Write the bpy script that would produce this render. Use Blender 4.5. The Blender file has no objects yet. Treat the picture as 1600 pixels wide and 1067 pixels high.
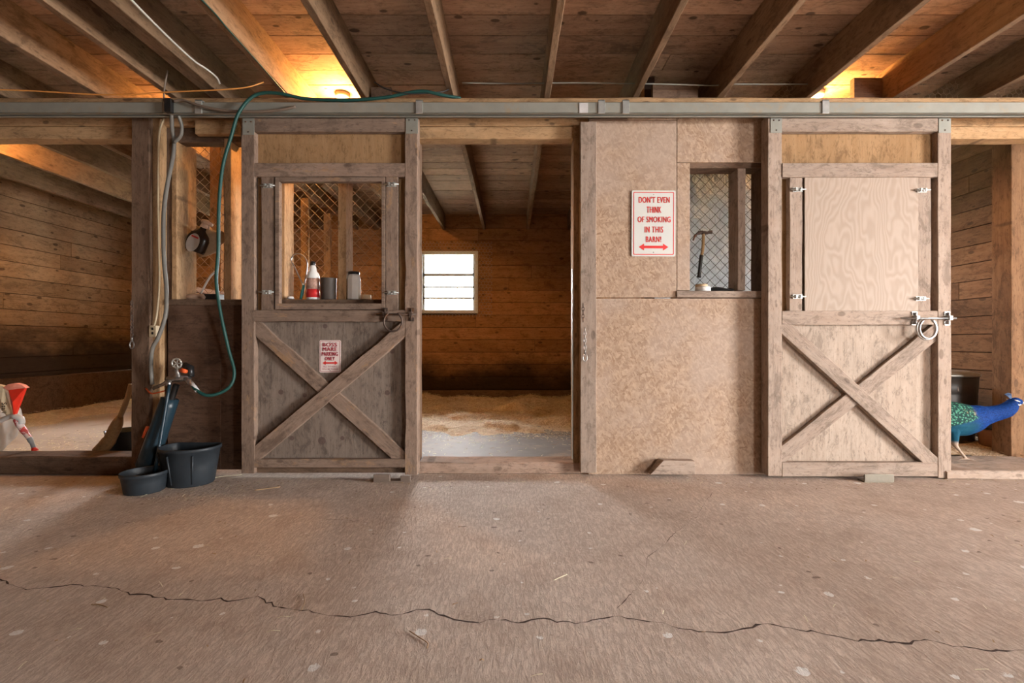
import bpy, bmesh, math, random
from mathutils import Vector, Matrix, noise as mnoise
random.seed(7)
C = bpy.context.scene.collection
F = 700.0; CH = 0.923

# ---------------------------------------------------------------- camera, world, lights, exposure
cam_d = bpy.data.cameras.new('camera'); cam = bpy.data.objects.new('camera', cam_d); C.objects.link(cam)
cam.location = (0, 0, CH); cam.rotation_euler = (math.pi/2, 0, 0)
cam_d.sensor_width = 36.0; cam_d.lens = F/1600*36.0; cam_d.clip_start = 0.05; cam_d.clip_end = 200
bpy.context.scene.camera = cam
vs = bpy.context.scene.view_settings
vs.view_transform = 'Standard'; vs.look = 'None'; vs.gamma = 1; vs.use_curve_mapping = False
vs.exposure = 0.26
SKY = 90.0
world = bpy.data.worlds.new('sky'); bpy.context.scene.world = world; world.use_nodes = True
bg = world.node_tree.nodes['Background']; bg.inputs[0].default_value = (0.98, 0.97, 0.96, 1); bg.inputs[1].default_value = SKY

def area(name, loc, rot, sx, sy, power=0, color=(1, 1, 1), portal=False):
    l = bpy.data.lights.new(name, 'AREA'); l.shape = 'RECTANGLE'; l.size = sx; l.size_y = sy
    l.energy = power; l.color = color
    o = bpy.data.objects.new(name, l); C.objects.link(o); o.location = loc; o.rotation_euler = rot
    if portal: l.cycles.is_portal = True
    return o
# daylight comes in at the right-end barn door, plus an opening added behind the camera for fill
DOOR_Y = (-0.95, 0.65); DOOR_H = 2.25
area('door_portal', (7.39, sum(DOOR_Y)/2, DOOR_H/2), (0, math.radians(90), 0), DOOR_H, DOOR_Y[1]-DOOR_Y[0], 0, portal=True)
area('rear_fill_portal', (4.2, -2.6, 1.45), (math.radians(90), 0, 0), .7, .7, 0, portal=True)  # unseen opening, added for frontal fill light
# window portals (sky light only)
WINS = [(-1.41, -0.54), (2.02, 2.86), (-4.18, -3.38)]
for i, (a, b) in enumerate(WINS):
    area('window_portal', ((a+b)/2, 6.98, 1.84), (math.radians(-90), 0, 0), b-a, 0.92, 0, portal=True)

# ---------------------------------------------------------------- helpers
def W(px, py, Y): return Vector(((px-800)*Y/F, Y, CH+(533-py)*Y/F))
def PX(px, Y): return (px-800)*Y/F
def PZ(py, Y): return CH+(533-py)*Y/F
def FL(px, py, z=0.0):
    Y = (CH-z)*F/(py-533); return Vector(((px-800)*Y/F, Y, z))

def tag(o, label=None, cat=None, group=None, kind=None):
    if label: o['label'] = label
    if cat: o['category'] = cat
    if group: o['group'] = group
    if kind: o['kind'] = kind
    return o
def thing(name, loc, label, cat, group=None, kind=None):
    o = bpy.data.objects.new(name, None); C.objects.link(o); o.location = loc; o.empty_display_size = 0.05
    return tag(o, label, cat, group, kind)
def wloc(o):
    v = Vector((0, 0, 0))
    while o is not None: v += o.location; o = o.parent
    return v

class MB:
    def __init__(s): s.v = []; s.f = []; s.b = []; s.m = []; s.sm = []
    def add(s, vs_, fs, bid=0.0, mi=0, smooth=False):
        n = len(s.v); s.v += [Vector(p) for p in vs_]
        for f in fs: s.f.append(tuple(n+i for i in f)); s.b.append(bid); s.m.append(mi); s.sm.append(smooth)
    def box(s, x0, x1, y0, y1, z0, z1, bid=0.0, mi=0):
        p = [(x, y, z) for x in (x0, x1) for y in (y0, y1) for z in (z0, z1)]
        s.add(p, [(0,1,3,2),(4,6,7,5),(0,4,5,1),(2,3,7,6),(0,2,6,4),(1,5,7,3)], bid, mi)
        return s
    def tube(s, pts, r, seg=8, smooth=True, cap=True, mi=0):
        pts = [Vector(p) for p in pts]; n = len(pts)
        rs = r if isinstance(r, (list, tuple)) else [r]*n
        t0 = (pts[1]-pts[0]).normalized(); up = Vector((0,0,1)) if abs(t0.z) < .9 else Vector((1,0,0))
        u = t0.cross(up).normalized(); rings = []
        for i in range(n):
            t = (pts[min(i+1,n-1)]-pts[max(i-1,0)]).normalized()
            u = (u - t*u.dot(t)).normalized(); w = t.cross(u)
            rings.append([pts[i]+(u*math.cos(2*math.pi*k/seg)+w*math.sin(2*math.pi*k/seg))*rs[i] for k in range(seg)])
        vv = [p for rg in rings for p in rg]; ff = []
        for i in range(n-1):
            for k in range(seg):
                ff.append((i*seg+k, i*seg+(k+1)%seg, (i+1)*seg+(k+1)%seg, (i+1)*seg+k))
        if cap: ff.append(tuple(range(seg))[::-1]); ff.append(tuple((n-1)*seg+k for k in range(seg)))
        s.add(vv, ff, 0, mi, smooth); return s
    def lathe(s, c, prof, seg=28, sx=1, sy=1, smooth=True, mi=0, axis='Z'):
        vv = []; ff = []; n = len(prof)
        for (r, z) in prof:
            for k in range(seg):
                a = 2*math.pi*k/seg; x, y = r*math.cos(a)*sx, r*math.sin(a)*sy
                vv.append(Vector(c)+(Vector((x, y, z)) if axis == 'Z' else Vector((x, z, y)) if axis == 'Y' else Vector((z, x, y))))
        for i in range(n-1):
            for k in range(seg): ff.append((i*seg+k, i*seg+(k+1)%seg, (i+1)*seg+(k+1)%seg, (i+1)*seg+k))
        ff.append(tuple(range(seg))[::-1]); ff.append(tuple((n-1)*seg+k for k in range(seg)))
        s.add(vv, ff, 0, mi, smooth); return s
    def build(s, name, mats, parent=None, origin=None, bevel=0):
        me = bpy.data.meshes.new(name)
        org = Vector(origin) if origin is not None else (wloc(parent) if parent else Vector((0,0,0)))
        me.from_pydata([p-org for p in s.v], [], s.f); me.update()
        for m in (mats if isinstance(mats, (list, tuple)) else [mats]): me.materials.append(m)
        me.polygons.foreach_set('material_index', s.m); me.polygons.foreach_set('use_smooth', s.sm)
        if any(s.b):
            at = me.attributes.new('bid', 'FLOAT', 'FACE'); at.data.foreach_set('value', s.b)
        bm = bmesh.new(); bm.from_mesh(me); bmesh.ops.recalc_face_normals(bm, faces=bm.faces); bm.to_mesh(me); bm.free()
        o = bpy.data.objects.new(name, me); C.objects.link(o)
        if parent: o.parent = parent; o.location = org-wloc(parent)
        else: o.location = org
        if bevel:
            md = o.modifiers.new('bevel', 'BEVEL'); md.width = bevel; md.segments = 2; md.limit_method = 'ANGLE'
        return o

def smooth_path(pts, k=6):
    pts = [Vector(p) for p in pts]; out = []
    P_ = [pts[0]*2-pts[1]]+pts+[pts[-1]*2-pts[-2]]
    for i in range(1, len(P_)-2):
        for j in range(k):
            t = j/k; a, b, c, d = P_[i-1:i+3]
            out.append(0.5*((2*b)+(c-a)*t+(2*a-5*b+4*c-d)*t*t+(3*b-a-3*c+d)*t**3))
    return out+[pts[-1]]

def lumber(name, mat, p0, p1, wdir, w, t, parent=None, rag=0.0015, cham=0.003, label=None, chew=None):
    """a sawn board, local X along its length, local Z along its width; slightly uneven edges"""
    p0, p1, wd = Vector(p0), Vector(p1), Vector(wdir).normalized()
    L = (p1-p0).length; X = (p1-p0).normalized(); Z = (wd-X*wd.dot(X)).normalized(); Y = Z.cross(X)
    n = max(2, min(60, int(L/0.06))); c = min(cham, t*.3, w*.3)
    sx = random.uniform(0, 90); me = bpy.data.meshes.new(name); vv = []; ff = []
    prof = [(-t/2+c, -w/2), (t/2-c, -w/2), (t/2, -w/2+c), (t/2, w/2-c), (t/2-c, w/2), (-t/2+c, w/2), (-t/2, w/2-c), (-t/2, -w/2+c)]
    for i in range(n+1):
        x = L*i/n
        for (y, z) in prof:
            dy = mnoise.noise((x*3+sx, y*40, z*9))*rag; dz = mnoise.noise((x*4+sx, y*40+9, math.copysign(5, z)))*rag*1.6
            if chew: dz -= math.copysign(1, z)*chew(x/L, math.copysign(1, z))
            vv.append((x, y+dy, z+dz))
    for i in range(n):
        for k in range(8): ff.append((i*8+k, i*8+(k+1)%8, (i+1)*8+(k+1)%8, (i+1)*8+k))
    ff.append(tuple(range(8))[::-1]); ff.append(tuple(n*8+k for k in range(8)))
    me.from_pydata(vv, [], ff); me.update(); me.materials.append(mat)
    o = bpy.data.objects.new(name, me); C.objects.link(o)
    M = Matrix((X, Y, Z)).transposed()
    o.rotation_euler = M.to_euler()
    if parent: o.parent = parent; o.location = p0-wloc(parent)
    else: o.location = p0
    if label: o['label'] = label
    return o
def vboard(name, mat, px0, px1, py0, py1, Y, t, parent=None, **k):
    """upright board whose front face at depth Y covers the pixel box"""
    a = W(px0, py1, Y); b = W(px1, py0, Y); xc = (a.x+b.x)/2
    return lumber(name, mat, (xc, Y+t/2, a.z), (xc, Y+t/2, b.z), (1, 0, 0), b.x-a.x, t, parent, **k)
def hboard(name, mat, px0, px1, py0, py1, Y, t, parent=None, **k):
    a = W(px0, py1, Y); b = W(px1, py0, Y); zc = (a.z+b.z)/2
    return lumber(name, mat, (a.x, Y+t/2, zc), (b.x, Y+t/2, zc), (0, 0, 1), b.z-a.z, t, parent, **k)
def pbox(mb, px0, px1, py0, py1, Y, t, bid=0.0, mi=0):
    a = W(px0, py1, Y); b = W(px1, py0, Y); mb.box(a.x, b.x, Y, Y+t, a.z, b.z, bid, mi); return mb

# ---------------------------------------------------------------- materials
class N:
    def __init__(s, name):
        s.m = bpy.data.materials.new(name); s.m.use_nodes = True; s.t = s.m.node_tree
        s.b = s.t.nodes['Principled BSDF']; s.out = s.t.nodes['Material Output']
    def n(s, ty, ins=None, **props):
        nd = s.t.nodes.new(ty)
        for k, v in props.items(): setattr(nd, k, v)
        for k, v in (ins or {}).items():
            if hasattr(v, 'is_output') or isinstance(v, bpy.types.NodeSocket): s.t.links.new(v, nd.inputs[k])
            else: nd.inputs[k].default_value = v
        return nd
    def math(s, op, a, b=0.0, clamp=False):
        return s.n('ShaderNodeMath', {0: a, 1: b}, operation=op, use_clamp=clamp).outputs[0]
    def vmul(s, v, t): return s.n('ShaderNodeVectorMath', {0: v, 1: t}, operation='MULTIPLY').outputs[0]
    def vadd(s, v, t): return s.n('ShaderNodeVectorMath', {0: v, 1: t}, operation='ADD').outputs[0]
    def mix(s, f, a, b, mode='MIX'):
        nd = s.n('ShaderNodeMix', data_type='RGBA', blend_type=mode)
        for i, v in ((0, f), (6, a), (7, b)):
            if isinstance(v, bpy.types.NodeSocket): s.t.links.new(v, nd.inputs[i])
            else: nd.inputs[i].default_value = (tuple(v)+(1,))[:4] if i else v
        return nd.outputs[2]
    def noise(s, v, scale=1, detail=4, rough=.55, dist=0):
        return s.n('ShaderNodeTexNoise', {'Vector': v, 'Scale': scale, 'Detail': detail, 'Roughness': rough, 'Distortion': dist}).outputs[0]
    def step(s, v, lo, hi, a=0.0, b=1.0):
        return s.n('ShaderNodeMapRange', {0: v, 1: lo, 2: hi, 3: a, 4: b}, interpolation_type='SMOOTHSTEP').outputs[0]
    def fin(s, col, rough=.7, bump=None, bs=.3, bd=.002, metal=0, spec=.3):
        if isinstance(col, bpy.types.NodeSocket): s.t.links.new(col, s.b.inputs['Base Color'])
        else: s.b.inputs['Base Color'].default_value = (tuple(col)+(1,))[:4]
        if isinstance(rough, bpy.types.NodeSocket): s.t.links.new(rough, s.b.inputs['Roughness'])
        else: s.b.inputs['Roughness'].default_value = rough
        s.b.inputs['Metallic'].default_value = metal; s.b.inputs['Specular IOR Level'].default_value = spec
        if bump is not None:
            bn = s.n('ShaderNodeBump', {'Height': bump, 'Strength': bs, 'Distance': bd}); s.t.links.new(bn.outputs[0], s.b.inputs['Normal'])
        return s.m

def base_vec(g, k=1.0):
    tc = g.n('ShaderNodeTexCoord').outputs['Object']
    rnd = g.n('ShaderNodeObjectInfo').outputs['Random']
    bid = g.n('ShaderNodeAttribute', attribute_name='bid').outputs['Fac']
    sid = g.math('ADD', g.math('MULTIPLY', rnd, 71.3), bid)
    h = g.n('ShaderNodeTexWhiteNoise', {'W': g.math('ADD', sid, .37)}, noise_dimensions='1D').outputs[1]
    return tc, g.vadd(tc, g.vmul(h, (23, 11, 17))), sid

def wood(name, a, b, dark=(.05, .03, .02), knots=.6, tint=.22, rough=.82, streak=1.0, axis='X', stain=None, wear=0.0, spec=.15, bs=.6, blotch=.35):
    g = N(name); tc, v, sid = base_vec(g)
    def ax(l, c):
        return {'X': (l, c, c), 'Y': (c, l, c), 'Z': (c, c, l)}[axis]
    warp = g.noise(g.vmul(v, ax(1.1, 3.5)), 1.0, 2, .5)
    vv = g.vadd(v, g.n('ShaderNodeCombineXYZ', {0: g.math('MULTIPLY', warp, .05), 1: g.math('MULTIPLY', warp, .05), 2: g.math('MULTIPLY', warp, .05)}).outputs[0])
    n1 = g.noise(g.vmul(vv, ax(1.6, 24)), 1.0, 6, .62, .8)
    n2 = g.noise(g.vmul(v, ax(7, 170)), 1.0, 4, .65)
    n3 = g.noise(v, 2.6, 6, .68)
    n4 = g.noise(g.vmul(v, ax(3.5, 8)), 1.0, 6, .75, 1.0)
    n5 = g.noise(g.vmul(v, ax(22, 60)), 1.0, 5, .7)
    f = g.step(n1, .28, .72)
    col = g.mix(g.math('ADD', g.math('MULTIPLY', f, .55), g.math('MULTIPLY', g.step(n3, .35, .65), .45)), a, b)
    col = g.mix(g.math('MULTIPLY', g.step(n2, .52, .70), .34*streak), col, tuple(x*.35 for x in a))
    col = g.mix(g.math('MULTIPLY', g.step(n3, .52, .72), blotch), col, tuple(x*.45 for x in a))
    col = g.mix(g.math('MULTIPLY', g.step(n5, .52, .68), .5), col, tuple(x*.38 for x in a))
    n6 = g.noise(g.vmul(v, ax(5, 11)), 1.0, 8, .8, .6)
    col = g.mix(g.math('MULTIPLY', g.step(n6, .50, .62), .55), col, tuple(x*.42 for x in a))
    col = g.mix(g.math('MULTIPLY', g.step(n6, .46, .32), .25), col, tuple(min(1, x*1.3) for x in b))
    if knots:
        sq = g.n('ShaderNodeSeparateXYZ', {0: g.vmul(vv, ax(3.4, 6.5))}).outputs
        uv_ = {'X': (sq[0], sq[2]), 'Y': (sq[1], sq[2]), 'Z': (sq[2], sq[0])}[axis]
        vo = g.n('ShaderNodeTexVoronoi', {'Vector': g.n('ShaderNodeCombineXYZ', {0: uv_[0], 1: uv_[1]}).outputs[0], 'Scale': 1.0, 'Randomness': 1.0}, voronoi_dimensions='2D')
        keep = g.math('GREATER_THAN', g.n('ShaderNodeSeparateColor', {0: vo.outputs['Color']}).outputs[0], .5)
        sz_ = g.math('ADD', .03, g.math('MULTIPLY', g.n('ShaderNodeSeparateColor', {0: vo.outputs['Color']}).outputs[2], .09))
        k = g.math('MULTIPLY', g.step(g.math('SUBTRACT', vo.outputs['Distance'], sz_), -.03, .02, 1.0, 0.0), keep)
        col = g.mix(g.math('MULTIPLY', k, knots), col, dark)
        halo = g.math('MULTIPLY', g.step(n4, .55, .66), .9*knots)
        col = g.mix(halo, col, tuple(x*.4 for x in b))
    wn = g.n('ShaderNodeTexWhiteNoise', {'W': sid}, noise_dimensions='1D')
    val = g.n('ShaderNodeMapRange', {0: wn.outputs[0], 1: 0.0, 2: 1.0, 3: 1-tint, 4: 1+tint*.6}).outputs[0]
    col = g.mix(1.0, col, g.n('ShaderNodeCombineColor', {0: val, 1: val, 2: val}).outputs[0], 'MULTIPLY')
    if wear:
        wz = g.step(g.noise(g.vmul(v, ax(4, 12)), 1.0, 6, .75), .60-wear*.12, .68-wear*.12)
        col = g.mix(g.math('MULTIPLY', wz, .5), col, (.42, .25, .13))
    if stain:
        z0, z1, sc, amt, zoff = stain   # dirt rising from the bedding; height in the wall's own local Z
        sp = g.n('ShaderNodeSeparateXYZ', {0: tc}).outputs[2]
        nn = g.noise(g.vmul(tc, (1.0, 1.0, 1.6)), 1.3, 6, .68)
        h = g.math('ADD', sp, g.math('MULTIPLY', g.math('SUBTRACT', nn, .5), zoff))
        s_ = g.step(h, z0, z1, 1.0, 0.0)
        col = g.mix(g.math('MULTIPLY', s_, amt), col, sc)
    bump = g.math('ADD', g.math('MULTIPLY', n1, .7), g.math('MULTIPLY', n2, .5))
    return g.fin(col, rough, bump, bs, .003, spec=spec)

def plain(name, col, rough=.6, metal=0, nscale=20, var=.25, spec=.4, bs=.15, dirt=None, dscale=6, dthr=(.5, .7)):
    g = N(name); tc, v, sid = base_vec(g)
    n = g.noise(v, nscale, 5, .6)
    c = g.mix(n, tuple(x*(1-var) for x in col), tuple(min(1, x*(1+var)) for x in col))
    if dirt: c = g.mix(g.step(g.noise(v, dscale, 6, .7), *dthr), c, dirt)
    return g.fin(c, rough, n, bs, .002, metal, spec)

M = {}
M['joist'] = wood('joist_wood', (.215, .13, .072), (.31, .20, .12), knots=.5, tint=.25)
M['deck'] = wood('deck_boards', (.34, .205, .13), (.50, .33, .225), knots=.8, tint=.28, blotch=.5)
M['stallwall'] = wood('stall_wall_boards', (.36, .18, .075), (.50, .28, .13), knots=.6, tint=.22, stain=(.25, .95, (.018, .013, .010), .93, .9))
M['leftwall'] = wood('left_stall_boards', (.38, .24, .125), (.52, .36, .21), knots=.7, tint=.2, stain=(.75, 1.30, (.045, .036, .032), .93, 1.1))
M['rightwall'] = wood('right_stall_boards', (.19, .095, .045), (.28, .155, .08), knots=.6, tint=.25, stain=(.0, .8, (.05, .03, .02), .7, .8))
M['frame'] = wood('door_frame_wood', (.315, .23, .175), (.42, .33, .265), knots=.45, tint=.12, wear=0)
M['frame_dark'] = wood('worn_door_frame_wood', (.215, .145, .105), (.315, .225, .17), knots=.5, tint=.14, wear=.22)
M['post'] = wood('post_wood', (.145, .088, .057), (.215, .14, .095), knots=.5, tint=.15)
M['warm'] = wood('warm_stud_wood', (.36, .21, .10), (.48, .31, .17), knots=.5, tint=.12)
M['beam'] = wood('header_beam_wood', (.40, .235, .115), (.54, .35, .19), knots=.6, tint=.15)
M['ply_old'] = wood('old_plywood', (.19, .145, .115), (.27, .215, .175), knots=.0, tint=.05, axis='Z', streak=1.3, blotch=.5)
M['ply_light'] = wood('pale_plywood', (.345, .265, .205), (.43, .345, .275), knots=.0, tint=.05, axis='Z', streak=.9, blotch=.25)
M['ply_warm'] = wood('warm_plywood', (.29, .165, .075), (.38, .235, .12), knots=.0, tint=.05, axis='Z', streak=.5, blotch=.2)
M['brownpanel'] = wood('dark_brown_panel', (.10, .055, .034), (.16, .092, .06), knots=.0, tint=.1, axis='Z', blotch=.8)
M['sill'] = wood('threshold_wood', (.30, .20, .145), (.42, .30, .23), knots=.4, tint=.2)
M['sill_dark'] = wood('dark_threshold_wood', (.12, .075, .05), (.21, .135, .09), knots=.4, tint=.2)

def hatch_mat():
    g = N('hatch_plywood'); tc, v, sid = base_vec(g)
    d = g.noise(g.vmul(tc, (3.2, 1, 1.3)), 1.0, 3, .5)
    w = g.n('ShaderNodeTexWave', {'Vector': g.vadd(g.vmul(tc, (9, 1, 1.6)), g.n('ShaderNodeCombineXYZ', {0: g.math('MULTIPLY', d, 9.0)}).outputs[0]), 'Scale': .75, 'Distortion': 1.4, 'Detail': 3.0, 'Detail Scale': 1.2}).outputs[1]
    n = g.noise(g.vmul(tc, (160, 1, 9)), 1.0, 3)
    c = g.mix(w, (.33, .25, .19), (.385, .30, .235))
    c = g.mix(g.math('MULTIPLY', g.step(n, .5, .75), .25), c, (.34, .23, .15))
    k = g.noise(g.vmul(tc, (9, 1, 3.2)), 1.0, 2, .5)
    c = g.mix(g.math('MULTIPLY', g.step(k, .72, .8), .6), c, (.2, .12, .07))
    return g.fin(c, .65, w, .15, .001)
M['hatch'] = hatch_mat()

def osb_mat():
    g = N('osb_sheet'); tc, v, sid = base_vec(g)
    col = None; hgt = None
    for i, (ang, sx, sz) in enumerate(((.15, 19, 66), (-.5, 21, 70), (.95, 20, 66), (2.0, 38, 110))):
        mp = g.n('ShaderNodeMapping', {'Vector': v, 'Rotation': (0, ang, 0)}).outputs[0]
        wv = g.n('ShaderNodeTexVoronoi', {'Vector': g.vmul(mp, (sx, 2, sz)), 'Scale': 1.0}, distance='CHEBYCHEV')
        sc = g.n('ShaderNodeSeparateColor', {0: wv.outputs['Color']}).outputs
        c = g.mix(sc[0], (.26, .155, .09), (.49, .345, .23))
        c = g.mix(g.math('MULTIPLY', g.math('GREATER_THAN', sc[1], .9), .6), c, (.22, .12, .06))
        if col is None: col, hgt = c, sc[2]
        else:
            f = g.math('GREATER_THAN', sc[2], .55); col = g.mix(g.math('MULTIPLY', f, .8), col, c); hgt = g.math('ADD', hgt, g.math('MULTIPLY', f, sc[0]))
    n = g.noise(g.vmul(v, (60, 10, 60)), 1.0, 5, .7)
    col = g.mix(g.math('MULTIPLY', g.step(n, .5, .75), .45), col, (.23, .14, .09))
    dust = g.noise(v, 1.6, 5, .65)
    col = g.mix(g.step(dust, .38, .66, .12, .60), col, (.42, .33, .27))
    return g.fin(col, .68, g.math('ADD', hgt, n), .3, .0018)
M['osb'] = osb_mat()

def floor_mat():
    g = N('broomed_concrete'); tc, v, sid = base_vec(g)
    wob = g.noise(g.vmul(tc, (1.6, .8, 1)), 1.0, 3, .5)
    x = g.math('ADD', g.n('ShaderNodeSeparateXYZ', {0: tc}).outputs[0], g.math('MULTIPLY', wob, .10))
    y = g.n('ShaderNodeSeparateXYZ', {0: tc}).outputs[1]
    vv = g.n('ShaderNodeCombineXYZ', {0: x, 1: y}).outputs[0]
    gr = g.noise(g.vmul(vv, (80, 21, 1)), 1.0, 6, .78, .6)
    fine = g.noise(g.vmul(tc, (150, 90, 1)), 1.0, 4, .7)
    big = g.noise(tc, .9, 5, .6)
    med = g.noise(tc, 4.5, 5, .65)
    c = g.mix(g.step(big, .3, .7), (.58, .45, .36), (.70, .57, .475))
    c = g.mix(g.math('MULTIPLY', g.step(med, .45, .66), .45), c, (.42, .30, .225))
    c = g.mix(g.math('MULTIPLY', g.step(gr, .44, .58, 1, 0), .40), c, (.24, .155, .11))
    c = g.mix(g.math('MULTIPLY', g.step(fine, .55, .72), .4), c, (.56, .43, .35))
    vo = g.n('ShaderNodeTexVoronoi', {'Vector': g.vadd(g.vmul(tc, (4.6, 5.4, 1)), g.n('ShaderNodeCombineXYZ', {0: g.math('MULTIPLY', med, .35), 1: g.math('MULTIPLY', fine, .12)}).outputs[0]), 'Scale': 1.0, 'Randomness': 1.0}, voronoi_dimensions='2D')
    sc = g.n('ShaderNodeSeparateColor', {0: vo.outputs['Color']}).outputs
    rad = g.math('MULTIPLY', g.math('MULTIPLY', sc[1], sc[2]), .10)
    sp = g.math('MULTIPLY', g.math('LESS_THAN', g.math('ADD', vo.outputs['Distance'], g.math('MULTIPLY', fine, .12)), g.math('ADD', rad, .075)), g.math('GREATER_THAN', sc[0], .35))
    c = g.mix(g.math('MULTIPLY', sp, .7), c, (.90, .88, .85))
    vo2 = g.n('ShaderNodeTexVoronoi', {'Vector': g.vadd(g.vmul(tc, (7, 9, 1)), g.n('ShaderNodeCombineXYZ', {0: g.math('MULTIPLY', med, 1.2)}).outputs[0]), 'Scale': 1.0}, voronoi_dimensions='2D')
    s2 = g.n('ShaderNodeSeparateColor', {0: vo2.outputs['Color']}).outputs
    sp2 = g.math('MULTIPLY', g.math('LESS_THAN', vo2.outputs['Distance'], .07), g.math('GREATER_THAN', s2[0], .88))
    c = g.mix(g.math('MULTIPLY', sp2, .7), c, (.13, .08, .05))
    h = g.math('ADD', g.math('MULTIPLY', gr, 1.2), g.math('ADD', g.math('MULTIPLY', fine, .35), g.math('MULTIPLY', med, .4)))
    return g.fin(c, .66, h, .95, .009, spec=.4)
M['floor'] = floor_mat()

def straw_mat():
    g = N('straw_bedding'); tc, v, sid = base_vec(g)
    c = None
    for ang in (.3, 1.4, 2.5):
        mp = g.n('ShaderNodeMapping', {'Vector': tc, 'Rotation': (0, 0, ang)}).outputs[0]
        vo = g.n('ShaderNodeTexVoronoi', {'Vector': g.vmul(mp, (25, 150, 20)), 'Scale': 1.0})
        sc = g.n('ShaderNodeSeparateColor', {0: vo.outputs['Color']}).outputs
        k = g.mix(sc[0], (.50, .37, .23), (.88, .76, .58))
        c = k if c is None else g.mix(g.math('GREATER_THAN', sc[1], .6), c, k)
        hh = sc[2]
    c = g.mix(g.math('MULTIPLY', g.step(g.noise(tc, 2.4, 6, .75), .50, .62), .75), c, (.46, .29, .14))
    return g.fin(c, .75, hh, .6, .01)
M['straw'] = straw_mat()
M['straw_strand'] = plain('straw_strand', (.84, .71, .50), .6, var=.35, nscale=3)
M['straw_dark'] = plain('dark_straw_strand', (.36, .23, .12), .7, var=.35, nscale=3)
M['mat'] = plain('rubber_mat', (.20, .20, .205), .62, nscale=9, var=.3, dirt=(.36, .30, .25), dscale=2.2, dthr=(.48, .72))
M['mat_pale'] = plain('pale_stall_floor', (.52, .45, .385), .6, nscale=5, var=.15, dirt=(.36, .27, .19), dscale=2.5, dthr=(.5, .75))
M['track'] = plain('galvanised_track', (.29, .285, .245), .55, .25, nscale=7, var=.25, dirt=(.34, .27, .19), dscale=9, dthr=(.52, .72))
M['galv'] = plain('galvanised_steel', (.55, .56, .53), .42, .7, nscale=25, var=.25)
M['iron'] = plain('rusty_iron', (.11, .08, .065), .55, .6, nscale=30, var=.5, dirt=(.23, .11, .05), dscale=20)
M['steel'] = plain('worn_steel', (.42, .41, .40), .35, .9, nscale=30, var=.3)
M['wire_dark'] = plain('dark_wire', (.10, .09, .085), .5, .6)
M['wire_rust'] = plain('rusty_wire', (.38, .27, .18), .55, .5)
M['black_rubber'] = plain('black_rubber', (.022, .028, .034), .5, nscale=14, var=.4, dirt=(.10, .095, .085), dscale=9, dthr=(.60, .82), bs=.3)
M['black'] = plain('black_plastic', (.015, .014, .014), .35)
M['bluepipe'] = plain('dark_blue_pipe', (.015, .035, .05), .35, dirt=(.06, .06, .055), dscale=8, dthr=(.62, .8))
M['hose_green'] = plain('green_hose', (.008, .055, .045), .5)
M['hose_grey'] = plain('grey_hose', (.16, .15, .13), .5)
M['cable_cream'] = plain('cream_cable', (.46, .36, .23), .55)
M['cable_white'] = plain('white_cable', (.58, .55, .48), .5)
M['cable_orange'] = plain('orange_cable', (.62, .26, .06), .5)
M['cable_brown'] = plain('brown_hose', (.16, .12, .09), .55)
M['cable_black'] = plain('black_cable', (.02, .02, .02), .5)
M['orange_tape'] = plain('orange_tape', (.75, .12, .03), .5)
M['white_plastic'] = plain('white_plastic', (.78, .78, .75), .35, var=.08)
M['white_paint'] = plain('white_sign_paint', (.62, .62, .58), .35, nscale=4, var=.05)
M['pink_paint'] = plain('pinkish_sign_paint', (.78, .66, .62), .35, nscale=4, var=.06)
M['red_paint'] = plain('red_sign_paint', (.66, .035, .03), .4, var=.1)
M['darkred_paint'] = plain('dark_red_sign_paint', (.36, .02, .05), .4, var=.1)
M['window_paint'] = plain('white_window_paint', (.74, .75, .74), .5, var=.08)
M['window_grey'] = plain('grey_window_sash', (.45, .47, .48), .5, var=.1)  # even grey for the sash bars and the window wire
M['terracotta'] = plain('terracotta_brown', (.35, .17, .09), .6)
M['bin'] = plain('dark_bin_metal', (.09, .085, .08), .45, .5)
M['bristle'] = plain('brown_bristles', (.30, .17, .07), .75, nscale=60, var=.5, bs=.6)
M['burlap'] = plain('tan_cloth', (.36, .25, .15), .85, nscale=40, var=.35, bs=.5)
M['bag_white'] = plain('white_woven_bag', (.50, .49, .47), .4, nscale=5, var=.1)
M['bag_cream'] = plain('cream_bag_panel', (.62, .50, .33), .45)
M['bag_red'] = plain('red_bag_panel', (.75, .035, .015), .4)
M['bag_pink'] = plain('pink_bag_top', (.80, .30, .22), .45)
M['crack'] = plain('crack_dirt', (.055, .03, .02), .9)
M['brown_bottle'] = plain('dark_brown_plastic', (.022, .013, .009), .25)
M['beige'] = plain('beige_plastic', (.66, .46, .34), .45)
M['masking'] = plain('tan_tape', (.58, .42, .26), .55)
M['handle_wood'] = plain('hammer_wood', (.42, .27, .13), .5)
M['teal'] = plain('teal_grip', (.03, .16, .15), .45)
M['label_red'] = plain('red_label', (.55, .03, .03), .4)
M['label_art'] = plain('label_art', (.45, .28, .22), .4, nscale=90, var=.9)
M['dull_label'] = plain('pale_grey_label', (.55, .53, .52), .4)
M['pan_dark'] = plain('dark_can', (.075, .06, .05), .5)
M['leaf'] = plain('far_leaves', (.16, .26, .10), .8)
M['field'] = plain('field_ground', (.36, .38, .30), .9, nscale=.5)

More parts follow.
